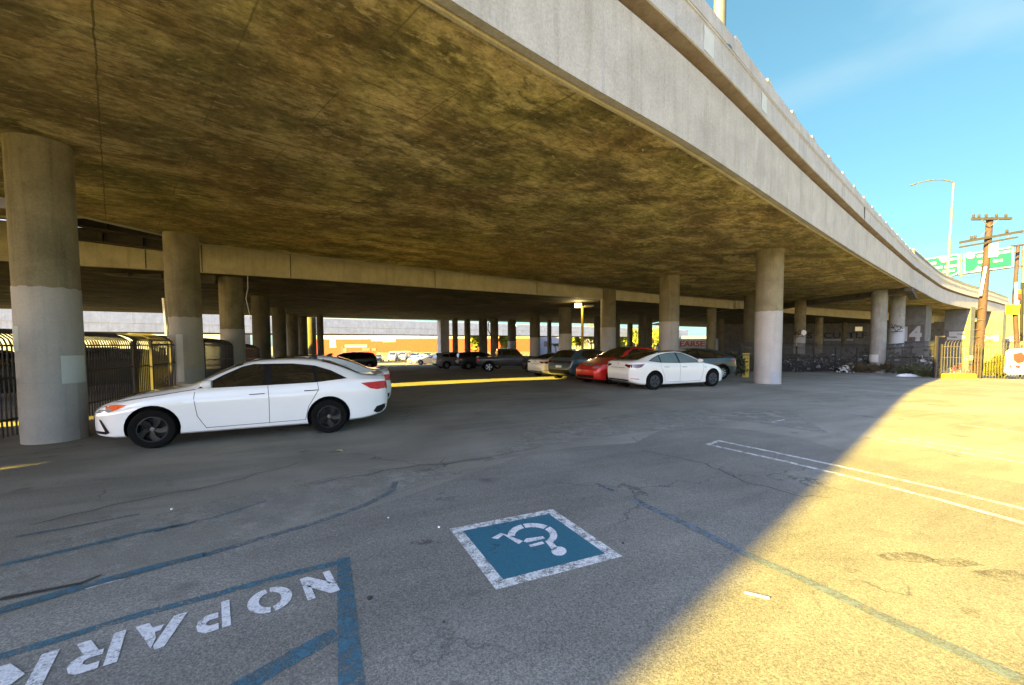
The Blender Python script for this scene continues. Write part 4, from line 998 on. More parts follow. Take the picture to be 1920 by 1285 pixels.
CROSS = dict(id='crossover', L=4.75, r=.36, fx=1.48, rx=-1.40, track=.81, tuck=.95, lip=True,
    top=[(2.375, .66), (2.34, .74), (2.22, .83), (1.9, .95), (1.5, 1.05), (1.2, 1.11), (.9, 1.26), (.5, 1.46), (.1, 1.585), (-.3, 1.625), (-.8, 1.60), (-1.3, 1.52), (-1.7, 1.40), (-2.0, 1.27), (-2.2, 1.18), (-2.29, 1.11), (-2.33, .98), (-2.375, .80)],
    bot=[(2.375, .46), (2.34, .30), (2.22, .23), (1.8, .20), (-1.8, .22), (-2.15, .30), (-2.3, .40), (-2.375, .55)],
    belt=[(2.375, .60), (2.2, .76), (1.8, .90), (1.4, 1.0), (1.0, 1.05), (.2, 1.075), (-.8, 1.10), (-1.6, 1.13), (-2.2, 1.10), (-2.375, .76)],
    w=[(2.375, .48), (2.34, .62), (2.25, .74), (2.05, .85), (1.8, .91), (1.4, .95), (-1.4, .955), (-1.9, .91), (-2.15, .84), (-2.29, .76), (-2.375, .66)],
    roof=[(2.375, .5), (1.2, .80), (.8, .70), (.1, .62), (-1, .60), (-1.8, .64), (-2.375, .6)],
    windows=[[(.74, 1.11), (-.14, 1.12), (-.12, 1.50), (.12, 1.475), (.40, 1.35)], [(-.22, 1.12), (-1.0, 1.14), (-.98, 1.42), (-.6, 1.49), (-.2, 1.51)], [(-1.06, 1.145), (-1.62, 1.19), (-1.4, 1.30), (-1.04, 1.40)]],
    dlo=[(.86, 1.09), (-.2, 1.10), (-1.1, 1.125), (-1.70, 1.18), (-1.42, 1.325), (-1.0, 1.435), (-.5, 1.52), (-.1, 1.53), (.14, 1.5), (.45, 1.36)],
    seams=[[(.9, 1.08), (.9, .8), (.8, .34)], [(-.18, 1.1), (-.2, .34)], [(-1.04, 1.11), (-1.06, .9), (-.9, .36)], [(.9, 1.08), (1.5, 1.0), (2.15, .86)]],
    handles=[(.03, .97), (-.82, .99)], mirror=(.72, 1.13),
    shield=(1.10, .18, .76, .60, .05), rearglass=(-1.35, -2.12, .57, .60, -.03), roofglass=(.1, -1.28, .57, .57),
    head=[(.45, .72), (.62, .71), (.70, .82), (.5, .79)], head_side=[([(2.28, .73), (2.02, .83), (1.86, .91), (2.02, .925), (2.26, .84)], 'lens')],
    tail=[(.40, 1.0), (.68, .94), (.74, 1.05), (.42, 1.07)], tail_side=[([(-2.33, .96), (-2.05, .95), (-1.84, 1.06), (-2.32, 1.06)], 'redlens')],
    center_f=[(box_(-.56, .56, .30, .42), 'blackplastic', 'lower_grille'), (box_(-.3, .3, .66, .68), 'gap', 'nose_seam')], center_r=[(box_(-.18, .18, .78, .90), 'plate', 'number_plate'), (box_(-.6, .6, .36, .52), 'blackplastic', 'rear_diffuser')])
HATCH = dict(id='boxy_hatch', L=4.63, r=.37, fx=1.50, rx=-1.50, track=.80, tuck=.95, lip=True,
    top=[(2.315, .78), (2.28, .86), (2.15, .94), (1.7, 1.03), (1.35, 1.08), (1.0, 1.24), (.5, 1.48), (.1, 1.58), (-.4, 1.605), (-1.1, 1.585), (-1.6, 1.54), (-1.75, 1.50), (-2.0, 1.30), (-2.18, 1.14), (-2.24, 1.06), (-2.28, .9), (-2.315, .74)],
    bot=[(2.315, .50), (2.26, .30), (2.1, .22), (-1.9, .24), (-2.15, .32), (-2.28, .42), (-2.315, .52)],
    belt=[(2.315, .72), (2.1, .88), (1.5, .98), (1.0, 1.03), (0, 1.05), (-1, 1.08), (-1.8, 1.11), (-2.2, 1.04), (-2.315, .70)],
    w=[(2.315, .60), (2.26, .72), (2.1, .84), (1.8, .91), (1.3, .945), (-1.5, .945), (-2.0, .91), (-2.18, .86), (-2.28, .80), (-2.315, .74)],
    roof=[(2.315, .6), (1.3, .82), (.9, .73), (.2, .66), (-1.2, .65), (-1.8, .68), (-2.315, .66)],
    windows=[[(.80, 1.09), (-.12, 1.10), (-.12, 1.48), (.12, 1.47), (.42, 1.34)], [(-.20, 1.10), (-1.15, 1.13), (-1.32, 1.30), (-1.05, 1.46), (-.2, 1.50)]],
    dlo=[(.92, 1.07), (-.2, 1.08), (-1.2, 1.11), (-1.5, 1.29), (-1.12, 1.49), (-.2, 1.525), (.14, 1.495), (.46, 1.35)],
    seams=[[(.9, 1.05), (.9, .7), (.85, .36)], [(-.16, 1.08), (-.18, .36)], [(-1.1, 1.1), (-1.1, .95), (-.98, .4)], [(.6, .62), (-.9, .5)], [(-.4, .5), (-1.05, .86)]],
    handles=[(.0, .93), (-.92, .95)], mirror=(.76, 1.10), shield=(1.22, .22, .78, .62, .05), rearglass=(-1.74, -2.14, .60, .68, -.02),
    head=[(.40, .78), (.68, .76), (.72, .86), (.4, .88)], tail=[(.42, .92), (.80, .90), (.80, 1.0), (.42, 1.01)], tailmat='darkred',
    center_r=[(box_(-.42, .42, .88, 1.02), 'blackplastic', 'tail_panel'), (box_(-.2, .2, .66, .78), 'plate', 'number_plate'), (box_(-.72, .72, .36, .56), 'blackplastic', 'rear_bumper'), (box_(-.66, .66, .585, .61), 'chrome', 'bumper_strip')],
    center_f=[(box_(-.6, .6, .34, .5), 'blackplastic', 'lower_grille')])
SUV = dict(id='suv', L=4.7, r=.36, fx=1.46, rx=-1.36, track=.78, lip=True,
    top=[(2.35, .80), (2.32, .90), (2.2, .98), (1.7, 1.07), (1.3, 1.12), (1.0, 1.26), (.6, 1.48), (.2, 1.61), (-.3, 1.66), (-1.2, 1.65), (-1.8, 1.60), (-2.02, 1.52), (-2.2, 1.26), (-2.28, 1.08), (-2.32, .95), (-2.35, .80)],
    bot=[(2.35, .48), (2.3, .32), (2.1, .25), (-1.9, .26), (-2.2, .36), (-2.35, .5)], belt=[(2.35, .74), (2.1, .92), (1.4, 1.04), (0, 1.08), (-1.5, 1.13), (-2.1, 1.16), (-2.35, .78)],
    w=[(2.35, .58), (2.3, .70), (2.1, .84), (1.7, .91), (-1.6, .925), (-2.1, .88), (-2.28, .80), (-2.35, .72)], roof=[(2.35, .6), (1.2, .80), (.8, .70), (.2, .64), (-1.4, .64), (-2.0, .66), (-2.35, .64)],
    windows=[[(.72, 1.13), (-.14, 1.14), (-.14, 1.53), (.14, 1.51), (.42, 1.38)], [(-.22, 1.14), (-1.02, 1.16), (-1.0, 1.51), (-.22, 1.54)], [(-1.08, 1.17), (-1.82, 1.24), (-1.64, 1.42), (-1.08, 1.49)]],
    seams=[[(.85, 1.1), (.82, .4)], [(-.18, 1.12), (-.18, .4)], [(-1.05, 1.13), (-.92, .45)]], handles=[(.0, 1.0), (-.85, 1.02)], mirror=(.72, 1.15),
    shield=(1.16, .28, .76, .62, .05), rearglass=(-2.0, -2.24, .58, .66), head=[(.42, .82), (.66, .80), (.72, .92), (.44, .92)], tail=[(.46, .92), (.74, .90), (.74, 1.08), (.46, 1.04)],
    tail_side=[([(-2.31, .93), (-2.0, .96), (-2.0, 1.05), (-2.29, 1.07)], 'redlens')], center_f=[(box_(-.42, .42, .62, .86), 'blackplastic', 'grille'), (box_(-.6, .6, .34, .48), 'blackplastic', 'lower_grille')],
    center_r=[(box_(-.2, .2, .72, .84), 'plate', 'number_plate'), (box_(-.65, .65, .36, .54), 'blackplastic', 'rear_bumper')])
PICKUP = dict(id='pickup', L=5.3, r=.41, fx=1.72, rx=-1.75, track=.80, lip=True, arch=.09, linear=True, xs=[-1.14, -1.10, -1.06, -1.02, -.98, .95, 1.0, 1.05, 1.3],
    top=[(2.65, .95), (2.6, 1.12), (2.5, 1.17), (1.3, 1.25), (1.0, 1.27), (.60, 1.76), (.48, 1.83), (-.98, 1.84), (-1.04, 1.8), (-1.10, 1.22), (-2.6, 1.2), (-2.65, 1.15)],
    bot=[(2.65, .6), (2.5, .5), (1, .46), (-2.3, .5), (-2.65, .62)], belt=[(2.65, .9), (2.5, 1.12), (1.0, 1.2), (-.5, 1.22), (-2.65, 1.17)],
    w=[(2.65, .6), (2.5, .68), (1.3, .76), (1.0, .88), (-2.55, .9), (-2.65, .88)], roof=[(2.65, .6), (1.0, .78), (.4, .70), (-1.08, .70), (-1.10, .85), (-2.65, .85)],
    windows=[[(.82, 1.27), (.06, 1.27), (.06, 1.68), (.54, 1.68)], [(-.02, 1.27), (-.62, 1.27), (-.62, 1.68), (-.02, 1.68)], [(-.70, 1.29), (-.96, 1.29), (-.94, 1.66), (-.70, 1.66)]],
    seams=[[(.95, 1.2), (.93, .55)], [(.02, 1.22), (.02, .55)], [(-.66, 1.2), (-.64, .6)], [(-1.1, 1.2), (-1.1, .6)]], handles=[(.3, 1.05), (-.38, 1.05)], mirror=(.78, 1.32),
    shield=(.95, .56, .72, .66), head=[(.38, .90), (.56, .90), (.56, 1.06), (.38, 1.06)], tail=[(.70, .82), (.86, .82), (.86, 1.08), (.70, 1.08)],
    tail_side=[([(-2.63, .84), (-2.52, .84), (-2.52, 1.08), (-2.63, 1.08)], 'redlens')], center_f=[(box_(-.34, .34, .86, 1.08), 'blackplastic', 'grille')], center_r=[(box_(-.18, .18, .72, .84), 'plate', 'number_plate')])
VAN = dict(id='van', L=5.4, r=.36, fx=1.9, rx=-1.6, track=.82, linear=True,
    top=[(2.7, .9), (2.6, 1.08), (2.1, 1.25), (1.5, 1.95), (1.2, 2.1), (-2.6, 2.12), (-2.7, 2.0)], bot=[(2.7, .4), (2.5, .28), (-2.5, .3), (-2.7, .42)], belt=[(2.7, .85), (2.1, 1.12), (-2.7, 1.25)],
    w=[(2.7, .72), (2.5, .9), (2, .98), (-2.6, .98), (-2.7, .92)], roof=[(2.7, .7), (1.5, .82), (-2.7, .84)], windows=[[(1.75, 1.22), (.95, 1.24), (.95, 1.8), (1.4, 1.8)]],
    mirror=(1.6, 1.3), shield=(2.08, 1.5, .84, .74), head=[(.55, .82), (.8, .82), (.82, 1.0), (.58, .96)], tail=[(.72, .9), (.86, .9), (.86, 1.3), (.72, 1.3)], center_f=[(box_(-.5, .5, .62, .84), 'blackplastic', 'grille')])

def place(front, rear, fx, rx, track, side):
    """root position and heading from the ground points under the two near-side wheels"""
    a, b = Vector(front), Vector(rear); d = (a - b).xy.normalized(); th = math.atan2(d.y, d.x)
    mid = (a + b) / 2; nrm = Vector((-d.y, d.x)); c = mid.xy - d * (fx + rx) / 2 - nrm * side * (track + .11)
    return (c.x, c.y, zg(c.x, c.y)), th
loc, th = place(G(290, 842), G(616, 813), SEDAN['fx'], SEDAN['rx'], .775, 1)
BLADE = ('blackgloss', 'blackplastic', 'mast')
car('white_sedan', 'white sedan with gloss black wheels parked nose-in beside the massive column', SEDAN, M['whitepaint'], loc, th, rim='blade', rimmats=BLADE)
p = G(716, 757); d = Vector((math.cos(th), math.sin(th)))
tl = Vector((-3.2, 10.2))
car('white_sedan', 'second white sedan mostly hidden behind the one with gloss black wheels, only its tail showing', SEDAN, M['whitepaint'], (loc[0] - .45, loc[1] + 1.85, 0), th + R(2), rim='blade', rimmats=BLADE)
loc, th = place(Vector((*XY(1341.7, 16.65), 0)), Vector((*XY(1225, 15.45), 0)), EV['fx'], EV['rx'], .80, -1)
car('electric_sedan', 'warm white electric sedan with dark wheel covers parked left of the tall pale column', EV, M['pearl'], (loc[0], loc[1], -.02), th, rim='aero', rimmats=('blackplastic', 'darkalloy', 'chrome'))
def at_px(px, Y, dz=0): x, y = XY(px, Y); return (x, y, zg(x, y) + dz)
car('red_crossover', 'red crossover with dark roof facing out between the slate hatchback and white electric sedan', CROSS, M['redpaint'], at_px(1172, 19.6), R(-150), rimmats=('darkalloy', 'blackplastic', 'chrome'))
car('slate_hatchback', 'slate blue boxy hatchback with black tailgate parked left of the red crossover', HATCH, M['tealpaint'], at_px(1103, 23.2), R(40), rimmats=('darkalloy', 'blackplastic', 'chrome'))
car('white_hatchback', 'white car tail with small square plate parked left of the slate hatchback', EV, M['pearl'], at_px(1056, 26.5), R(38), rimmats=('darkalloy', 'blackplastic', 'chrome'))
car('teal_crossover', 'dark teal crossover with silver multi-spoke wheel behind the nose of the white electric sedan', CROSS, M['navypaint'], at_px(1289, 22.6), R(-172), rim='ten')
car('black_hatchback', 'low black car between the pickup hood and the white car tail', SEDAN, M['blackpaint'], at_px(1034, 32.5), R(150))
car('pickup_truck', 'black four-door pickup truck with fabric cab parked under the second deck', PICKUP, M['darkgrey'], at_px(955, 34.5), R(8), cat='pickup truck', rim='five')
car('black_jeep', 'black car with bright five-spoke wheel behind the bed of the pickup', SUV, M['blackpaint'], at_px(900, 40.5), R(20), rim='five')
car('grey_crossover', 'grey crossover parked at the far left end of the dark row', SUV, M['greypaint'], at_px(856, 42.5), R(28))
car('black_crossover', 'black crossover with only its tail showing above the second white sedan roof', SUV, M['blackpaint'], at_px(655, 37.0), R(-150 + 25))
FARC = 'parked cars in the bright lot beyond'
for nm, lb, sp, pt, px, Y, rz, ct in (
        ('parked_car', 'sunlit cream car in the bright gap left of the grey crossover', SEDAN, 'yellowpaint', 812, 58, 172, 'car'),
        ('parked_car', 'silver car just behind the sunlit cream car', SEDAN, 'silverpaint', 790, 66, 160, 'car'),
        ('parked_car', 'grey-blue sedan facing out alone in front of the orange wall', SEDAN, 'silverpaint', 709, 88, -82, 'car'),
        ('pickup_truck', 'dark truck facing out left of the grey-blue sedan by the orange wall', PICKUP, 'blackpaint', 684, 88, -84, 'pickup truck'),
        ('parked_van', 'white van left of its pair in front of the orange wall', VAN, 'whitepaint', 739, 96, -88, 'van'),
        ('parked_van', 'white van right of its pair in front of the orange wall', VAN, 'whitepaint', 758, 97, -90, 'van'),
        ('parked_car', 'white crossover right of the two white vans', SUV, 'whitepaint', 777, 98, -95, 'car'),
        ('parked_car', 'dark car low at left edge of the bright opening', SUV, 'blackpaint', 640, 96, -88, 'car'),
        ('parked_car', 'pale car farthest right before the orange wall', SUV, 'silverpaint', 800, 101, -95, 'car')):
    car(nm, lb, sp, M[pt], at_px(px, Y), R(rz), cat=ct, group=FARC, detail=1, rim='five')
for lb, sp, pt, px, Y, rz in (
        ('black car behind the fence left of the massive column', SUV, 'blackpaint', -20, 13.5, 60), ('dark car behind the fence just right of the massive column', SUV, 'blackpaint', 205, 16.5, 50),
        ('dark car behind the fence left of the stained column', SUV, 'blackpaint', 262, 21, 55), ('red vehicle seen through the top of the fence beside the massive column', VAN, 'brick', 178, 33, 30)):
    car('parked_car', lb, sp, M[pt], at_px(px, Y), R(rz), group='cars behind the left fence', detail=1, rim='five')

# ================================================================ fences
def fence(name, label, pts, h, mat_, step=.105, post=2.4, curl=(0, 0), rails=(.18, .55, .84), r=.015, kind_='fence'):
    root = thing(name, label, kind_, (pts[0][0], pts[0][1], zg(*pts[0])))
    for a, b in zip(pts[:-1], pts[1:]):
        a, b = Vector((*a, 0)), Vector((*b, 0)); L = (b - a).length; d = (b - a) / L; np_ = max(1, round(L / post)); c = Vector((*curl, 0))
        for k in range(np_):
            s0, s1 = L * k / np_, L * (k + 1) / np_; mb = MB(); n = int((s1 - s0) / step)
            for i in range(1, n):
                p = a + d * (s0 + (s1 - s0) * i / n); z = zg(p.x, p.y)
                pl = [p + Vector((0, 0, z + .06)), p + Vector((0, 0, z + h * .84))]
                if c.length > 0:
                    for t in (.25, .5, .75, 1.0): pl.append(p + c * (1 - math.cos(t * 1.5)) + Vector((0, 0, z + h * .84 + h * .16 * math.sin(t * 1.5))))
                else: pl.append(p + Vector((0, 0, z + h)))
                mb.tube(pl, r, 5, cap=False)
            for f in rails:
                p, q = a + d * s0, a + d * s1; mb.bar(p + Vector((0, 0, zg(p.x, p.y) + h * f)), q + Vector((0, 0, zg(q.x, q.y) + h * f)), .03, .035)
            mb.build('picket_panel', mat_, root, smooth=60, fix=False)
        for k in range(np_ + 1):
            p = a + d * L * k / np_; MB().box((p.x, p.y, zg(p.x, p.y) + h * .45), (.07, .07, h * .9), math.atan2(d.y, d.x)).build('post', mat_, root)
    return root
fx_ = lambda y: -8.95 - .33 * (y - 7)
fence('iron_fence', 'tall black iron fence with curled picket tops behind the massive column', [(fx_(4.5), 4.5), (fx_(11.9), 11.9)], 2.05, M['iron'], curl=(-.62, -.15))
fence('iron_fence', 'black iron fence section with curled tops running behind the white sedan', [(fx_(12.0), 12.0), (fx_(19.5), 19.5), (-16.6, 28)], 2.05, M['iron'], curl=(-.62, -.15))
fence('sunlit_fence_panel', 'narrow tan picket panel standing in for the sunlit stretch of fence beside the stained column', [(fx_(12.6) + .14, 12.6), (fx_(13.8) + .14, 13.8)], 2.08, M['tanfence'], step=.10, post=3, curl=(-.62, -.15))  # tan instead of black puts the sunlit patch of fence into the colour
fence('dark_fence', 'dark picket fence under the overpass behind the weathered column', [(18.2, 34), (26.5, 37.5), (33.6, 39.2)], 2.5, M['iron'], step=.11, r=.02, curl=(.12, .2))
fence('dark_fence', 'dark picket fence from the weathered column to the sunlit fence corner', [(33.7, 39.1), (29.5, 31.5), (28.25, 28.5)], 2.5, M['iron'], step=.12, r=.012, curl=(.3, .05))
fence('tan_fence', 'sunlit tan picket fence with curled tops at the far right', [(28.4, 28.2), (33.2, 27.8), (41, 27.1)], 2.5, M['tanfence'], step=.18, curl=(.34, .15), r=.019)
p = (28.15, 28.3); b = MB(); z = zg(*p); b.box((p[0], p[1], z + 1.35), (.12, .12, 2.9)); b.bar((p[0] - .02, p[1], z + 2.75), (p[0] + .5, p[1], z + 2.75), .08, .08)
tag(b.build('corner_post', M['tanfence']), 'tan steel corner post with short arm where the sunlit fence begins', 'post')

def blob(name, label, cat, c, rad, n, mat_, leaf=.09, flat=.8, parent=None, seed=1, group=None, spiky=0):
    """a plant as many leaf-sized faces spread through clumps"""
    rnd = random.Random(seed); b = MB(); c = Vector(c); cl = []
    for i in range(max(5, n // 90)):
        while True:
            q = Vector((rnd.uniform(-1, 1), rnd.uniform(-1, 1), rnd.uniform(-1, 1)))
            if q.length < 1: break
        cl.append((Vector((q.x * rad[0], q.y * rad[1], q.z * rad[2])) * .78, rnd.uniform(.22, .42)))
    for i in range(n):
        k, s_ = rnd.choice(cl); q = Vector((rnd.gauss(0, .55), rnd.gauss(0, .55), rnd.gauss(0, .5)))
        p = c + k + Vector((q.x * rad[0] * s_, q.y * rad[1] * s_, q.z * rad[2] * s_))
        if spiky:
            d = (p - (c - Vector((0, 0, rad[2])))).normalized(); a = d * leaf * spiky; u_ = d.cross(Vector((rnd.random(), rnd.random(), .1))).normalized() * leaf * .25
            b.add([p - u_, p + u_, p + a], [(0, 1, 2)])
        else:
            a = Vector((rnd.gauss(0, 1), rnd.gauss(0, 1), rnd.gauss(0, .6))).normalized(); u_ = a.cross(Vector((rnd.gauss(0, 1), rnd.gauss(0, 1), rnd.gauss(0, 1)))).normalized(); L = leaf * rnd.uniform(.6, 1.4)
            b.add([p - a * L, p + u_ * L * .5, p + a * L, p - u_ * L * .5], [(0, 1, 2, 3)])
    o = b.build(name, mat_, parent, fix=False)
    return tag(o, label, cat, group) if label else o
def tree(name, label, px, Y, h, rad, n, leafm, seed, zc=None, leaf=.35, group=None):
    x, y = XY(px, Y); z = zg(x, y); root = thing(name, label, 'tree', (x, y, z), group=group); rnd = random.Random(seed); b = MB()
    b.tube([(x, y, z - .2), (x + .1, y, z + h * .35), (x, y + .1, z + h * .7)], [.28, .2, .08], 8)
    for i in range(6):
        a = rnd.uniform(0, 6.28); q = rnd.uniform(.35, .6); b.tube([(x, y, z + h * q), (x + math.cos(a) * rad * .45, y + math.sin(a) * rad * .45, z + h * (q + .18)), (x + math.cos(a) * rad * .8, y + math.sin(a) * rad * .8, z + h * (q + .26))], [.11, .07, .03], 6)
    b.build('trunk', M['bark'], root, smooth=60)
    blob('crown', None, None, (x, y, z + h * .64), (rad, rad, h * .38), n, leafm, leaf, parent=root, seed=seed)
    return root
for px, Y, h, r_, s_, lb in ((1108, 118, 9, 4.2, 3, 'sunny green tree seen through the gap left of the slate hatchback column'), (1080, 128, 8, 2.6, 4, 'sunny tree seen between the lamp pole and its left column'), (1192, 122, 8.5, 4.2, 5, 'sunny tree seen through the gap above the red crossover'),
                     (1228, 112, 8, 3.4, 6, 'sunny tree seen in the narrow gap left of the column behind the white electric sedan'), (1165, 126, 8, 3, 8, 'sunny tree seen just right of the slate hatchback column'), (891, 104, 8, 2.2, 7, 'spindly tree in front of the orange wall between thin dark columns'), (947, 104, 7, 1.6, 9, 'slim tree behind the pickup bed beside the globe column')):
    tree('sunny_tree', lb, px, Y, h, r_, 1500, M['leaf'], s_)
x, y = XY(1042, 108); rt = thing('palm_tree', 'small palm in a pale gap left of the lamp column', 'tree', (x, y, zg(x, y))); z = zg(x, y)
MB().tube([(x, y, z), (x, y, z + 3)], [.25, .18], 8).build('trunk', M['bark'], rt, smooth=60)
b = MB()
for i in range(26):
    a = i * 2.4; l = 1.6 + .4 * (i % 3); u_ = Vector((math.cos(a), math.sin(a), 0)); s_ = Vector((-u_.y, u_.x, 0)) * .12; o = Vector((x, y, z + 3))
    q = [o, o + u_ * l * .5 + Vector((0, 0, .7 - .05 * (i % 5))), o + u_ * l + Vector((0, 0, .2 - .12 * (i % 5)))]
    b.grid([[p - s_, p + s_] for p in q])
b.build('crown', M['leafdark'], rt, fix=False)
def on_ground(px, py): p = G(px, py); return p.x, p.y, zg(p.x, p.y)
blob('hedge_bush', 'dark bush beside the yellow perforated board left of the tall pale column', 'bush', (*XY(1382, 25.5), .42), (.62, .5, .85), 1500, M['leafdark'], .08, seed=12)
x, y, z = *XY(1702, 27.5), 0
for i, (px, Y, rr, lb) in enumerate(((1660, 36.2, (1.1, .6, .55), 'dry weed clump at the right foot of the weathered column'), (1612, 37.2, (1.2, .6, .45), 'dry weed clump at the left foot of the weathered column'), (1708, 30.9, (1.2, .5, .5), 'dark weed clump behind the white crumpled sheet'), (1745, 28.9, (.7, .4, .42), 'dark weed clump near the sunlit fence corner'))):
    x, y = XY(px, Y); blob('weed_clump', lb, 'weeds', (x, y, zg(x, y) + rr[2] * .7), rr, 900, M['drygrass'] if i < 2 else M['leafdark'], .16, seed=20 + i, spiky=2)
x, y = XY(1872, 28.9); blob('yellow_bush', 'sunlit yellow-green spiky bush behind the tan fence', 'bush', (x, y, zg(x, y) + .65), (.7, .5, .65), 800, M['yellowleaf'], .2, seed=31, spiky=2.2)

# clutter piled behind the dark fence
rnd = random.Random(5)
def bicycle(px, Y, rz, label, s_=1.0):
    x, y = XY(px, Y); z = zg(x, y); rt = thing('bicycle', label, 'bicycle', (x, y, z), group='bicycles stored behind the fences'); d = Vector((math.cos(rz), math.sin(rz), 0)); up = Vector((0, 0, 1)); o = Vector((x, y, z))
    for k in (-.52, .52):
        c = o + d * k + up * .34; b = MB(); b.tube([c + d * (.33 * math.cos(a)) + up * (.33 * math.sin(a)) for a in np.linspace(0, 2 * math.pi, 21)], .02, 5, cap=False)
        for a in np.linspace(0, math.pi, 7)[:-1]: b.tube([c - d * (.32 * math.cos(a)) - up * (.32 * math.sin(a)), c + d * (.32 * math.cos(a)) + up * (.32 * math.sin(a))], .005, 4)
        b.build('wheel', M['alloy'], rt, fix=False)
    b = MB(); q = lambda u_, v: o + d * u_ + up * v
    for a, c in (((-.52, .34), (-.05, .32)), ((-.05, .32), (-.2, .85)), ((-.2, .78), (.38, .75)), ((-.05, .32), (.38, .70)), ((.52, .34), (.36, .95)), ((-.52, .34), (-.2, .75))): b.tube([q(*a), q(*c)], .018, 6)
    b.build('frame', M['brick'], rt, fix=False)
    n_ = Vector((-d.y, d.x, 0)); MB().tube([q(.36, .95) - n_ * .28, q(.36, .97), q(.36, .95) + n_ * .28], .014, 6).build('handlebar', M['alloy'], rt, fix=False)
    MB().bar(q(-.32, .88), q(-.08, .88), .12, .05).build('saddle', M['blackplastic'], rt)
for px, Y, rz, lb in ((1795, 30.2, .2, 'bicycle behind the left end of the sunlit tan fence'), (1828, 31, -.1, 'bicycle behind the sunlit tan fence right of its neighbour'), (1500, 40, .4, 'bicycle behind the dark fence left of the weathered column'), (1540, 41, -.2, 'bicycle behind the dark fence nearest the white covered car'), (1722, 34, .9, 'bicycle in the shade behind the dark fence right of the weathered column')):
    bicycle(px, Y, rz, lb)
def crumple(name, label, cat, c, rad, mat_, seed, n=18, group=None):
    r_ = random.Random(seed); rows = []
    for i in range(n + 1):
        row = []
        for j in range(n + 1):
            u_, v = 2 * i / n - 1, 2 * j / n - 1; e = max(0, 1 - (u_ * u_ + v * v)); row.append((c[0] + u_ * rad[0], c[1] + v * rad[1], c[2] + .01 + rad[2] * (e ** .5) * r_.uniform(.45, 1)))
        rows.append(row)
    return tag(MB().grid(rows).build(name, mat_, smooth=30), label, cat, group)
x, y = XY(1703, 30.3); crumple('plastic_sheet', 'white crumpled sheet lying at the pavement edge near the dark weeds', 'plastic sheet', (x, y, zg(x, y)), (.72, .36, .22), M['tarp'], 3)
for i, (px, Y, rr, lb) in enumerate(((1590, 37.4, (.6, .3, .55), 'heap of glinting junk at the dark fence foot left of the weathered column'), (1515, 38.5, (1.6, .5, 1.0), 'heap of dark junk behind the dark fence nearest the tall pale column'), (1690, 40, (1.3, .6, 1.9), 'tall heap of dark junk behind the dark fence right of the weathered column'),
        (1570, 41, (1.9, .6, 1.6), 'heap of dark junk behind the dark fence midway to the weathered column'), (1622, 42, (1.5, .6, 1.8), 'heap of dark junk rising just left of the weathered column'), (1740, 33.5, (1.1, .6, 1.5), 'heap of dark junk behind the dark fence near the sunlit fence corner'), (1480, 38.5, (1.1, .5, 1.3), 'heap of dark junk showing right beside the tall pale column'))):
    x, y = XY(px, Y); z = zg(x, y); rt = thing('junk_heap', lb, 'junk heap', (x, y, z)); b = MB(); b2 = MB()
    for k in range(320 if i in (2, 3) else 150):
        c = (x + max(-1.2, min(1.2, rnd.gauss(0, .55))) * rr[0], y + max(-1, min(1, rnd.gauss(0, .5))) * rr[1], z + abs(max(-1.3, min(1.3, rnd.gauss(0, .5)))) * rr[2]); s_ = rnd.uniform(.05, .2)
        (b if rnd.random() < (.45 if i == 0 else .9) else b2).box(c, (s_ * rnd.uniform(.5, 2.2), s_, s_ * rnd.uniform(.3, 1.2)), rot=Matrix.Rotation(rnd.uniform(0, 3), 3, (rnd.random(), rnd.random(), rnd.random() + .1)))
    b.build('dark_scrap', M['blackplastic'], rt); b2.build('pale_scrap', M['tarp'], rt)
car('covered_car', 'pale hooded car parked behind the dark fence under the deck', SUV, M['greypaint'], at_px(1512, 43), R(160), group=None, detail=1, rim='five')
car('parked_car', 'grey car roof behind the dark fence right beside the tall pale column', SUV, M['blackpaint'], at_px(1468, 44), R(175), detail=1, rim='five')

# yellow perforated board, yellow blocks, banner on the fence
x, y = XY(1399, 25.9); z = zg(x, y); rt = thing('perforated_board', 'sunlit yellow board with dark holes left of the tall pale column', 'board', (x, y, z), 0)
MB().box((x, y, z + .72), (.42, .06, 1.5), R(5)).build('panel', M['safety'], rt, bevel=.01)
b = MB()
for i in range(5):
    for j in range(2): b.box((x - .09 + .18 * j, y - .035 + .016 * (j - .5), z + .28 + .22 * i), (.05, .012, .09), R(5))
b.build('holes', M['gap'], rt)
b = MB()
for i in range(5): b.box((x - .16 + .08 * i, y - .036 + .014 * (i - 2) * .5, z + 1.36), (.035, .012, .12), R(5), rot=None)
b.build('slots', M['gap'], rt)
x, y = XY(1800, 27.85); z = zg(x, y); rt = thing('wheel_stop', 'sunlit yellow concrete blocks lying along the foot of the tan fence', 'barrier block', (x, y, z))
b = MB(); rows = []
for i in range(13):
    u_ = i / 12 - .5; rows.append([(x + u_ * 1.9, y - .16 - u_ * .12, z), (x + u_ * 1.9, y - .12 - u_ * .12, z + .30 + .05 * (i % 2)), (x + u_ * 1.9, y + .10 - u_ * .12, z + .30 + .05 * (i % 2)), (x + u_ * 1.9, y + .14 - u_ * .12, z)])
b.grid(rows); b.poly(rows[0]); b.poly(rows[-1][::-1]); b.build('ribbed_body', M['safety'], rt)
MB().box((XY(1812, 27.85)[0] + .3, 27.65, z + .2), (.05, .04, .3)).build('end_bracket', M['safety'], rt)
q = [P(px, py, 27.25) for px, py in ((1887, 660), (1893, 655), (2010, 648), (2010, 702), (1890, 702), (1884, 698))]
rt = thing('fence_banner', 'white banner with dark smudged picture hung on the tan fence at right edge', 'banner', q[4])
MB().prism(q, (0, .03, 0)).build('sheet', M['signwhite'], rt)
b = MB()
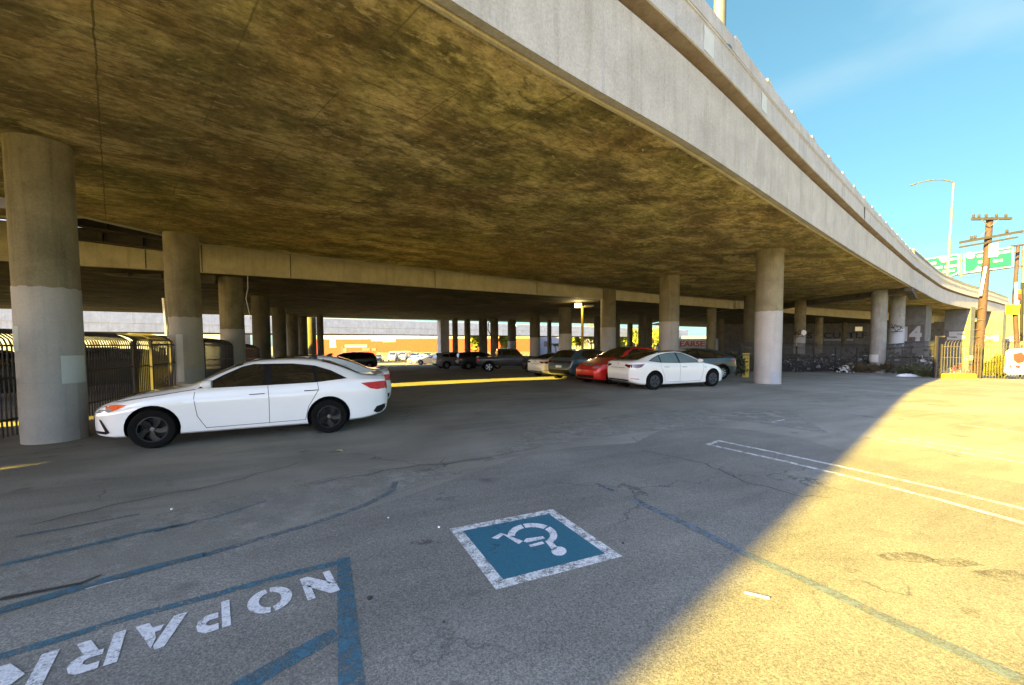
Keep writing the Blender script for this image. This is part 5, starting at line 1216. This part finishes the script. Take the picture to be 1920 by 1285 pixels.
for pts in (((1899, 664), (1916, 660), (1922, 668), (1920, 680), (1908, 682), (1900, 676)), ((1903, 684), (1914, 686), (1912, 692), (1904, 690)), ((1893, 684), (1897, 685), (1896, 690), (1892, 689))): b.poly([P(a, c, 27.245) for a, c in pts])
b.build('print', M['brick'], rt)
q = [P(px, py, 28.6) for px, py in ((1808, 668), (1825, 667), (1825, 675), (1808, 676))]
tag(MB().prism(q, (0, .02, 0)).build('warning_plate', M['yellowpaint']), 'small cream plate fixed behind the sunlit tan fence', 'plate')

# ---------------------------------------------------------------- poles, lamps, signs
def light_pole(label, base, top, r0, r1, arm_pts, group=None):
    rt = thing('street_light', label, 'street light', base); base, top = Vector(base), Vector(top)
    MB().tube([base, base.lerp(top, .5), top], [r0, (r0 + r1) / 2, r1], 14).build('pole', M['mast'], rt, smooth=50)
    MB().cyl(base - Vector((0, 0, .02)), r0 * 1.9, .1, 12).build('base_plate', M['mast'], rt)
    MB().tube(arm_pts, [r1 * .8] * (len(arm_pts) - 1) + [r1 * .5], 8).build('arm', M['mast'], rt, smooth=50)
    e = Vector(arm_pts[-1]); d = (e - Vector(arm_pts[-2])).normalized(); n_ = Vector((-d.y, d.x, 0)).normalized(); rows = []
    for u_, w, zt, zb in ((-.1, .06, .05, -.03), (.1, .13, .09, -.06), (.45, .17, .09, -.10), (.7, .12, .05, -.06), (.78, .02, .0, -.01)):
        c = e + d * u_; rows.append([c - n_ * w, c - n_ * w * .6 + Vector((0, 0, zt)), c + n_ * w * .6 + Vector((0, 0, zt)), c + n_ * w, c + n_ * w * .6 + Vector((0, 0, zb)), c - n_ * w * .6 + Vector((0, 0, zb)), c - n_ * w])
    MB().grid(rows).build('lamp_head', M['mast'], rt, smooth=50)
    return rt
i_ = min(range(len(n1)), key=lambda i: abs(960 + 800 * n1[i].x / n1[i].y - 1349)); p, tn, o = on_line(n1, i_ + .0)
base = P(1348, 104, p.y + .15); light_pole('thick street light pole rising from the overhead parapet at the top of the view', base, base + Vector((.02, .0, 8)), .125, .08, [base + Vector((.02, 0, 8)), base + Vector((.5, -1, 8.6)), base + Vector((1.0, -2.2, 8.7))])
Yb = 48.5; base, top = P(1776, 524, Yb), P(1788, 343, Yb)
light_pole('slender street light with curved arm beyond the curve of the overpass', base, top, .16, .09, [top, P(1780, 339.5, Yb), P(1765, 337, Yb), P(1745, 338, Yb), P(1726, 342, Yb), P(1718, 344.5, Yb)])

Yp = 29.0; x0 = P(1836, 652, Yp); x1 = P(1856, 408, Yp); zb = zg(x0.x, x0.y); bot = x0 + (x0 - x1) * ((x0.z - zb + .2) / (x1.z - x0.z))
rt = thing('utility_pole', 'leaning wooden utility pole with three crossarms behind the tan fence', 'utility pole', (bot.x, bot.y, zb))
MB().tube([bot, bot.lerp(x1, .5), x1], [.25, .21, .17], 14).build('pole', M['wood'], rt, smooth=50)
def crossarm(a, b_, yy, w=.14, ins=()):
    A, Bq = P(*a, yy), P(*b_, yy); o = MB().bar(A, Bq, w, w * 1.1).build('crossarm', M['greywood'], rt)
    b = MB()
    for k in ins: c = A.lerp(Bq, k); b.lathe([(0, .26), (.05, .24), (.08, .14), (.05, .08), (.09, .04), (.03, 0)], c + Vector((0, 0, .07)), 8)
    if ins: b.build('insulators', M['greywood'], o, smooth=50)
crossarm((1822, 411), (1896, 410), Yp - .25, ins=(.04, .18, .36, .62, .86))
crossarm((1800, 455), (1917, 434), Yp - .25, ins=(.18, .24, .75))
crossarm((1799, 464), (1908, 445), Yp - .3, .10)
for e_, f_, r_ in (((1830, 452, Yp - .2), (1851, 430, Yp - .2), .015), ((1840, 412, Yp - .3), (1855, 424, Yp - .3), .03), ((1872, 412, Yp - .3), (1858, 424, Yp - .3), .03), ((1880, 452, Yp - .3), (1895, 440, Yp - .3), .02)):
    MB().tube([P(*e_), P(*f_)], r_, 5).build('brace', M['mast'], rt)
#, 452, Yp - .2), P(1851, 430, Yp - .2)], .015, 5); b.tube([P(1840, 412, Yp - .3), P(1855, 424, Yp - .3)], .03, 5); b.tube([P(1872, 412, Yp - .3), P(1858, 424, Yp - .3)], .03, 5); b.tube([P(1880, 452, Yp - .3), P(1895, 440, Yp - .3)], .02, 5)
MB().cyl(P(1862, 482, Yp - .35), .22, .85, 14).build('transformer', M['signwhite'], rt, smooth=40)
for q in ((1836.6, 578), (1835, 600), (1831, 618), (1829, 632)): c = P(*q, Yp - .2); MB().tube([c - Vector((.42, 0, 0)), c + Vector((.42, 0, 0))], .018, 5).build('step_bolt', M['mast'], rt)
MB().tube([P(1838, 555, Yp - .33), P(1848, 500, Yp - .33)], .07, 8).build('riser_guard', M['signwhite'], rt)
# service wires from the crossarms
def wire(label, a, b_, sag, r_=.012):
    a, b_ = Vector(a), Vector(b_); tag(MB().tube([a.lerp(b_, t) - Vector((0, 0, sag * 4 * t * (1 - t))) for t in np.linspace(0, 1, 17)], r_, 5).build('power_cable', M['blackplastic'], smooth=60), label, 'cable')
wire('lowest thin cable sagging left from the utility pole to the overpass light', P(1842, 512, Yp), P(1777, 500, 48.5), .7)
wire('thin cable running right from the utility pole past the green signs', P(1849, 494, Yp), P(2080, 455, 24), .6)
wire('thin dark cable running right from the lower crossarm out of view', P(1908, 437, Yp - .25), P(2200, 380, 22), .5)
# green overhead signs on a gantry
Ys = 74; rt = thing('sign_gantry', 'overhead gantry carrying two green highway signs above the curving road', 'road sign', P(1800, 520, Ys))
def sign(pts, marks):
    q = [P(a, c, Ys) for a, c in pts]; o = MB().prism(q, (0, .12, 0)).build('green_sign', M['signgreen'], rt)
    cc = sum((Vector(p) for p in q), Vector()) / 4
    b = MB(); n = len(q)
    for i in range(n): b.bar(Vector(q[i]).lerp(cc, .02) - Vector((0, .03, 0)), Vector(q[(i + 1) % n]).lerp(cc, .02) - Vector((0, .03, 0)), .04, .14)
    b.build('border', M['signwhite'], o)
    b = MB()
    for m in marks: b.poly([P(a, c, Ys - .06) for a, c in m])
    b.build('legend', M['signwhite'], o)
bar_ = lambda x0, y0, x1, y1, h: [(x0, y0), (x1, y1), (x1, y1 + h), (x0, y0 + h)]
oct_ = lambda cx, cy, rx, ry: [(cx + rx * math.cos(a), cy + ry * math.sin(a)) for a in np.linspace(0, 2 * math.pi, 13)[:-1]]
sign([(1732, 486), (1797, 477), (1797, 512), (1768, 524)], [bar_(1736, 494, 1755, 491, 4), oct_(1769, 486, 8, 6), bar_(1780, 485, 1794, 483, 3.5), bar_(1745, 502, 1767, 499, 3.5), bar_(1771, 499, 1793, 496, 3.5), bar_(1752, 511, 1764, 509, 3.5), bar_(1768, 508, 1790, 505, 3.5), bar_(1770, 516, 1780, 515, 3.5)])
sign([(1807, 477), (1899, 463), (1899, 500), (1807, 512)], [oct_(1819, 479, 9, 6), bar_(1832, 479, 1846, 477, 4), bar_(1870, 473, 1894, 469, 4), bar_(1834, 490, 1850, 488, 4), [(1826, 507), (1834, 499), (1842, 503), (1836, 506)], bar_(1862, 488, 1880, 486, 4)])
b = MB()
for a, c in (((1728, 500), (1930, 470)), ((1728, 526), (1940, 496))): b.tube([P(*a, Ys + .35), P(*c, Ys + .35)], .13, 6)
for k in range(9): b.tube([P(1740 + 22 * k, 499 - 3.2 * k, Ys + .35), P(1751 + 22 * k, 522 - 3.2 * k, Ys + .35)], .06, 5)
b.tube([P(1802, 475, Ys + .2), P(1802, 520, Ys + .2)], .12, 6)
b.build('truss', M['mast'], rt)
MB().tube([P(1914, 640, Ys + .4), P(1922, 458, Ys + .4)], .3, 10).build('gantry_post', M['mast'], rt, smooth=50)
# second pole at the right edge with the yellow hanging box and chevron board
Yq = 31; a, c = P(1912, 655, Yq), P(1906, 436, Yq); rt = thing('signal_pole', 'slim brown pole at the right edge carrying a yellow box', 'pole', (a.x, a.y, zg(a.x, a.y)))
MB().tube([P(1907, 655, Yq), P(1902, 560, Yq), P(1909, 460, Yq)], [.14, .12, .09], 10).build('pole', M['wood'], rt, smooth=50)
MB().tube([P(1896, 462, Yq), P(1930, 458, Yq)], .07, 6).build('arm', M['wood'], rt)
q = [P(*v, Yq - .3) for v in ((1897, 571), (1914, 571), (1911, 590), (1898, 590))]
MB().prism(q, (0, .4, 0)).build('yellow_box', M['safety'], rt, bevel=.02)
MB().tube([P(1905, 571, Yq - .1), P(1905, 530, Yq - .1)], [.09, .07], 8).build('box_hanger', M['signwhite'], rt)
Yr = 45; rt = thing('chevron_sign', 'orange and red chevron shaped sign on a post at the right edge', 'sign', P(1915, 640, Yr))
ch = lambda p_, m_, nm: MB().prism([P(*v, Yr) for v in p_], (0, .25, 0)).build(nm, m_, rt)
ch([(1908, 545), (1932, 539), (1932, 548), (1920, 552), (1908, 551)], M['safetyorange'], 'upper_chevron'); ch([(1908, 552), (1920, 553), (1932, 549), (1932, 556), (1916, 563), (1909, 557)], M['signred'], 'lower_chevron')
MB().tube([P(1915, 640, Yr), P(1917, 530, Yr)], .12, 8).build('post', M['blackplastic'], rt)
# parking-lot lamp pole, lit
Yl = 36.5; a, c = P(1092, 668, Yl), P(1092, 575, Yl); rt = thing('lot_lamp', 'parking lot lamp pole with two floodlights, the left one lit', 'lamp', (a.x, a.y, zg(a.x, a.y)))
MB().tube([(a.x, a.y, zg(a.x, a.y)), c], [.12, .10], 10).build('pole', M['safety'], rt, smooth=50)
MB().bar(P(1084, 576, Yl), P(1110, 575, Yl), .08, .08).build('crossbar', M['safety'], rt)
MB().box(P(1084, 573, Yl), (.55, .4, .34)).build('floodlight', M['lampglow'], rt, bevel=.04)
MB().box(P(1104, 574, Yl), (.8, .35, .14)).build('floodlight', M['mast'], rt, bevel=.04)
ll = bpy.data.lights.new('lot_lamp_light', 'POINT'); ll.energy = 8; ll.color = (1, .78, .4); ll.shadow_soft_size = .2
lo = link(bpy.data.objects.new('lot_lamp_light', ll)); lo.parent = rt; lo.location = P(1084, 577, Yl - .5) - rt.location
for px, py, Y, r_, lb in ((965, 610, 60, .30, 'lit white globe lamp on the column behind the pickup bed'), (903, 624, 62, .26, 'lit white globe lamp on the dark column left of the pickup')):
    c = P(px, py, Y); rt = thing('globe_lamp', lb, 'lamp', c)
    MB().lathe([(0, r_)] + [(r_ * math.cos(t), r_ * math.sin(t)) for t in np.linspace(1.3, -1.3, 9)] + [(0, -r_)], c, 14).build('globe', M['lampwhite'], rt, smooth=60)
    MB().bar(c, c + Vector((0, .9, .15)), .07, .07).build('bracket', M['iron'], rt)
tag(MB().tube([P(925, 640, 61), P(915, 618, 61), P(916, 606, 61), P(922, 600, 61), P(932, 598, 61)], .07, 6).build('curved_bracket', M['iron']), 'thin dark curved pipe arm between two dark columns under the second deck', 'pipe')
# dangling cable on the pale fascia
tag(MB().tube([P(463, 473, 20.9), P(464, 510, 20.6), P(465, 540, 20.8), P(461, 560, 20.7), P(468, 590, 20.8), P(470, 600, 20.8)], .016, 6).build('hanging_cable', M['tarp'], smooth=60), 'loose pale cable dangling from the yellowish fascia beside a column', 'cable')
q = [P(*v, 14.1) for v in ((303, 559), (307, 559), (313, 627), (309, 628))]
tag(MB().prism(q, (0, .1, 0)).build('downpipe', M['yellowpaint']), 'cream pipe running down the left side of the stained column', 'pipe')
q = [P(*v, 14.2) for v in ((298, 652), (309, 652), (309, 690), (298, 690))]
rt = thing('fence_sign', 'small dark sign with yellow panel on the fence beside the stained column', 'sign', q[3]); MB().prism(q, (0, .03, 0)).build('board', M['darkwall'], rt)
b = MB(); b.poly([P(*v, 14.17) for v in ((299, 655), (308, 655), (308, 665), (299, 665))]); b.build('yellow_panel', M['safety'], rt)

# ---------------------------------------------------------------- buildings and walls far behind
def text_mesh(body, name, mat_, parent, origin, ux_, uz_, h, w=None, thick=0):
    cu = bpy.data.curves.new('t', 'FONT'); cu.body = body; cu.resolution_u = 3; cu.offset = thick; o = bpy.data.objects.new('t', cu); link(o)
    bpy.context.view_layer.update(); me = bpy.data.meshes.new_from_object(o.evaluated_get(bpy.context.evaluated_depsgraph_get())); bpy.data.objects.remove(o)
    xs = [v.co.x for v in me.vertices]; ys = [v.co.y for v in me.vertices]; X0, Y0, wx, hy = min(xs), min(ys), max(xs) - min(xs), max(ys) - min(ys); ww = w or wx / hy * h
    off = root_of(parent).location if parent else Vector()
    for v in me.vertices: v.co = Vector(origin) + ux_ * ((v.co.x - X0) / wx * ww) + uz_ * ((v.co.y - Y0) / hy * h) - off
    me.materials.append(mat_); me.name = name; ob = link(bpy.data.objects.new(name, me)); ob.parent = parent; return ob
def wall_box(name, mat_, parent, px0, px1, py0, py1, Y, depth, z0=None):
    a, b_ = P(px0, py0, Y), P(px1, py1, Y); zb = b_.z if z0 is None else z0
    return MB().box(((a.x + b_.x) / 2, Y + depth / 2, (a.z + zb) / 2), (b_.x - a.x, depth, a.z - zb)).build(name, mat_, parent)
Yo = 132; rt = thing('orange_building', 'long orange building with cream top band in full sun beyond the far overpass', 'building', (-24, Yo, -2))
a, b_ = P(600, 641, Yo), P(1000, 660, Yo)
wall_box('wall', M['orange'], rt, 560, 1002, 634, 660, Yo, 12, -2.2)
wall_box('cornice', M['cream'], rt, 560, 1003, 618, 634, Yo - .1, 12.2)
for x0, x1, y0, y1, mt, nm in ((618, 630, 634, 652, 'cream', 'white_panel'), (696, 720, 636, 639.5, 'cream', 'white_panel'), (718, 741, 635, 641, 'signwhite', 'white_panel'), (647, 688, 647, 651, 'cream', 'white_panel'), (642, 650, 653, 663, 'darkwall', 'window'), (679, 694, 653, 658, 'darkwall', 'window'), (697, 705, 653, 658, 'darkwall', 'window'), (640, 643, 650, 665, 'brick', 'door')):
    wall_box(nm, M[mt], rt, x0, x1, y0, y1, Yo - .12, .1)
wall_box('plinth', M['darkwall'], rt, 706, 1000, 661, 672, Yo - .25, .2, -2.2)
rt = thing('pale_building', 'long pale building glaring in the sun far behind the left fence', 'building', (-110, 120, -2)); wall_box('wall', M['palewall'], rt, -700, 430, 626, 660, 122, 10, -2.2)
b = [wall_box('window', M['darkwall'], rt, x0, x0 + 16, 640, 650, 121.9, .2) for x0 in range(-60, 410, 38)]
rt = thing('white_building', 'low pale building behind the sunny trees beyond the far overpass', 'building', (40, 140, -2)); wall_box('wall', M['palewall'], rt, 1010, 1330, 632, 660, 142, 10, -2.2)
b = [wall_box('window', M['darkwall'], rt, x0, x0 + 14, 640, 650, 141.9, .2) for x0 in range(1020, 1320, 34)]
rt = thing('graffiti_wall', 'grimy dark wall with a long row of block letters behind the fenced lot', 'wall', (45, 78, -2)); Yg = 78
wall_box('wall', M['darkwall'], rt, 1342, 1990, 606, 660, Yg, 1, -2.2); ux_, uz_ = Vector((1, 0, 0)), Vector((0, 0, 1))
text_mesh('S   CULTLF', 'lettering', M['blackplastic'], rt, P(1513, 635, Yg - .05), ux_, uz_, 11 / 800 * Yg, 112 / 800 * Yg, .02)
wall_box('lit_window', M['dimglow'], rt, 1604, 1617, 613, 621, Yg - .08, .06)
wall_box('pale_band', M['palewall'], rt, 1545, 1600, 636, 639, Yg - .06, .05)
rt = thing('tagged_wall', 'low grey wall with red block graffiti behind the teal crossover', 'wall', (22, 66, -1.3)); Yg = 66
wall_box('wall', M['patchgrey'], rt, 1250, 1350, 636, 664, Yg, .4, -1.6)
text_mesh('EARSE', 'lettering', M['brick'], rt, P(1274, 650, Yg - .03), ux_, uz_, 10.5 / 800 * Yg, 47 / 800 * Yg, .05)
text_mesh('EARSE', 'letter_outline', M['signwhite'], rt, P(1273.3, 649.4, Yg - .012), ux_, uz_, 10.7 / 800 * Yg, 47.5 / 800 * Yg, .06)
# tagged piers under the curved road
def pier(px, Y, w, d, htop, label, txt, tmat, tp):
    x, y = XY(px, Y); z0 = zg(x, y) - .1; rt = thing('square_pier', label, 'bridge pier', (x, y, z0)); rz = R(-62)
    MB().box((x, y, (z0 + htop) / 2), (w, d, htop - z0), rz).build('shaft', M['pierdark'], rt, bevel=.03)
    u_ = Vector((math.cos(rz), math.sin(rz), 0)); nn = Vector((math.sin(rz), -math.cos(rz), 0)); c = Vector((x, y, 0)) + nn * (d / 2 + .012)
    zc = P(px, tp[1], Y).z; zt = P(px, tp[0], Y).z
    fr = c - u_ * w * .46; wd_ = w * .92
    b = MB(); b.poly([fr + Vector((0, 0, zc - .2)), fr + u_ * wd_ + Vector((0, 0, zc - .2)), fr + u_ * wd_ + Vector((0, 0, zt + .15)), fr + Vector((0, 0, zt + .15))]); b.build('painted_panel', M['darkwall'], rt)
    text_mesh(txt, 'graffiti', tmat, rt, fr + u_ * wd_ * .1 + nn * .01 + Vector((0, 0, zc)), u_, uz_, zt - zc, wd_ * .8, .06)
pier(1715, 50, 2.3, 1.5, 6.15, 'square pier with big pale figure graffiti behind the tagged round column', '14', M['patchgrey'], (612, 640))
pier(1797, 57, 2.5, 1.5, 6.15, 'square pier with pale number 5 graffiti left of the utility pole', '5', M['patchgrey'], (622, 638))
pier(1858, 65, 2.6, 1.5, 6.1, 'square pier with pale letter graffiti right of the utility pole', 'M', M['patchgrey'], (628, 641))
pier(1903, 73, 2.7, 1.5, 6.1, 'square pier with pale graffiti at the right edge beyond the fence', 'e', M['patchgrey'], (630, 641))
def scrawl(px, py, Y, label, w, seed):
    r_ = random.Random(seed); pts = []; b = MB()
    for k in range(3):
        p0 = P(px - w / 2, py + 5 * k, Y)
        b.tube([p0 + Vector((.09 * i * w / 16, -.02, r_.uniform(-.22, .22) if k < 2 else r_.uniform(-.06, .06))) for i in range(14)], .03, 4)
    tag(b.build('spray_tag', M['blackplastic']), label, 'graffiti')
scrawl(1678, 612, 41 - .66, 'black spray tag on the round column behind the dark fence', 15, 2)
scrawl(1497, 622, 45.5 - .70, 'black spray scribble on the column above the covered car', 13, 4)
c = P(1507, 624, 44.8); tag(MB().lathe([(0, .05), (.27, .04), (.27, 0), (0, 0)], c, 20, Matrix.Rotation(R(90), 3, 'X')).build('white_disc', M['signwhite']), 'white disc sign on the column with the black scribble', 'disc sign')

# ---------------------------------------------------------------- small litter on the asphalt
a, c = G(1396, 1113), G(1443, 1124); tag(MB().bar(a + Vector((0, 0, .008)), c + Vector((0, 0, .008)), .02, .009).build('metal_strip', M['tarp'], bevel=.002), 'short pale metal strip lying on the sunlit asphalt', 'litter')
def pebble(px, py, r_, mt, label):
    p = G(px, py); rnd = random.Random(px); b = MB(); n = 8
    b.lathe([(0, r_ * .9)] + [(r_ * math.cos(t) * rnd.uniform(.9, 1.1), r_ * .6 * math.sin(t) + r_ * .45) for t in np.linspace(1.2, -.7, 5)] + [(0, 0)], (p.x, p.y, .002), n)
    tag(b.build('pebble', M[mt], smooth=60), label, 'pebble')
pebble(693, 1124, .018, 'darksteel', 'dark pebble just right of the broad blue line'); pebble(823, 990, .012, 'signwhite', 'white pebble near the left corner of the wheelchair square'); pebble(728, 972, .010, 'tarp', 'pale pebble above and left of the wheelchair square'); pebble(322, 956, .014, 'signwhite', 'tiny white pebble on the old asphalt left of center')
pebble(832, 1168, .010, 'darksteel', 'tiny dark pebble below the wheelchair square'); pebble(1168, 1020, .012, 'darksteel', 'tiny dark pebble at the right corner of the wheelchair square')
p = G(635, 848); tag(MB().grid([[(p.x - .06, p.y, .01), (p.x - .03, p.y + .05, .03)], [(p.x, p.y - .02, .045), (p.x + .02, p.y + .04, .02)], [(p.x + .07, p.y - .01, .012), (p.x + .05, p.y + .03, .03)]]).build('dry_leaf', M['yellowpaint']), 'pale dry leaf on the asphalt behind the rear wheel of the white sedan', 'leaf')
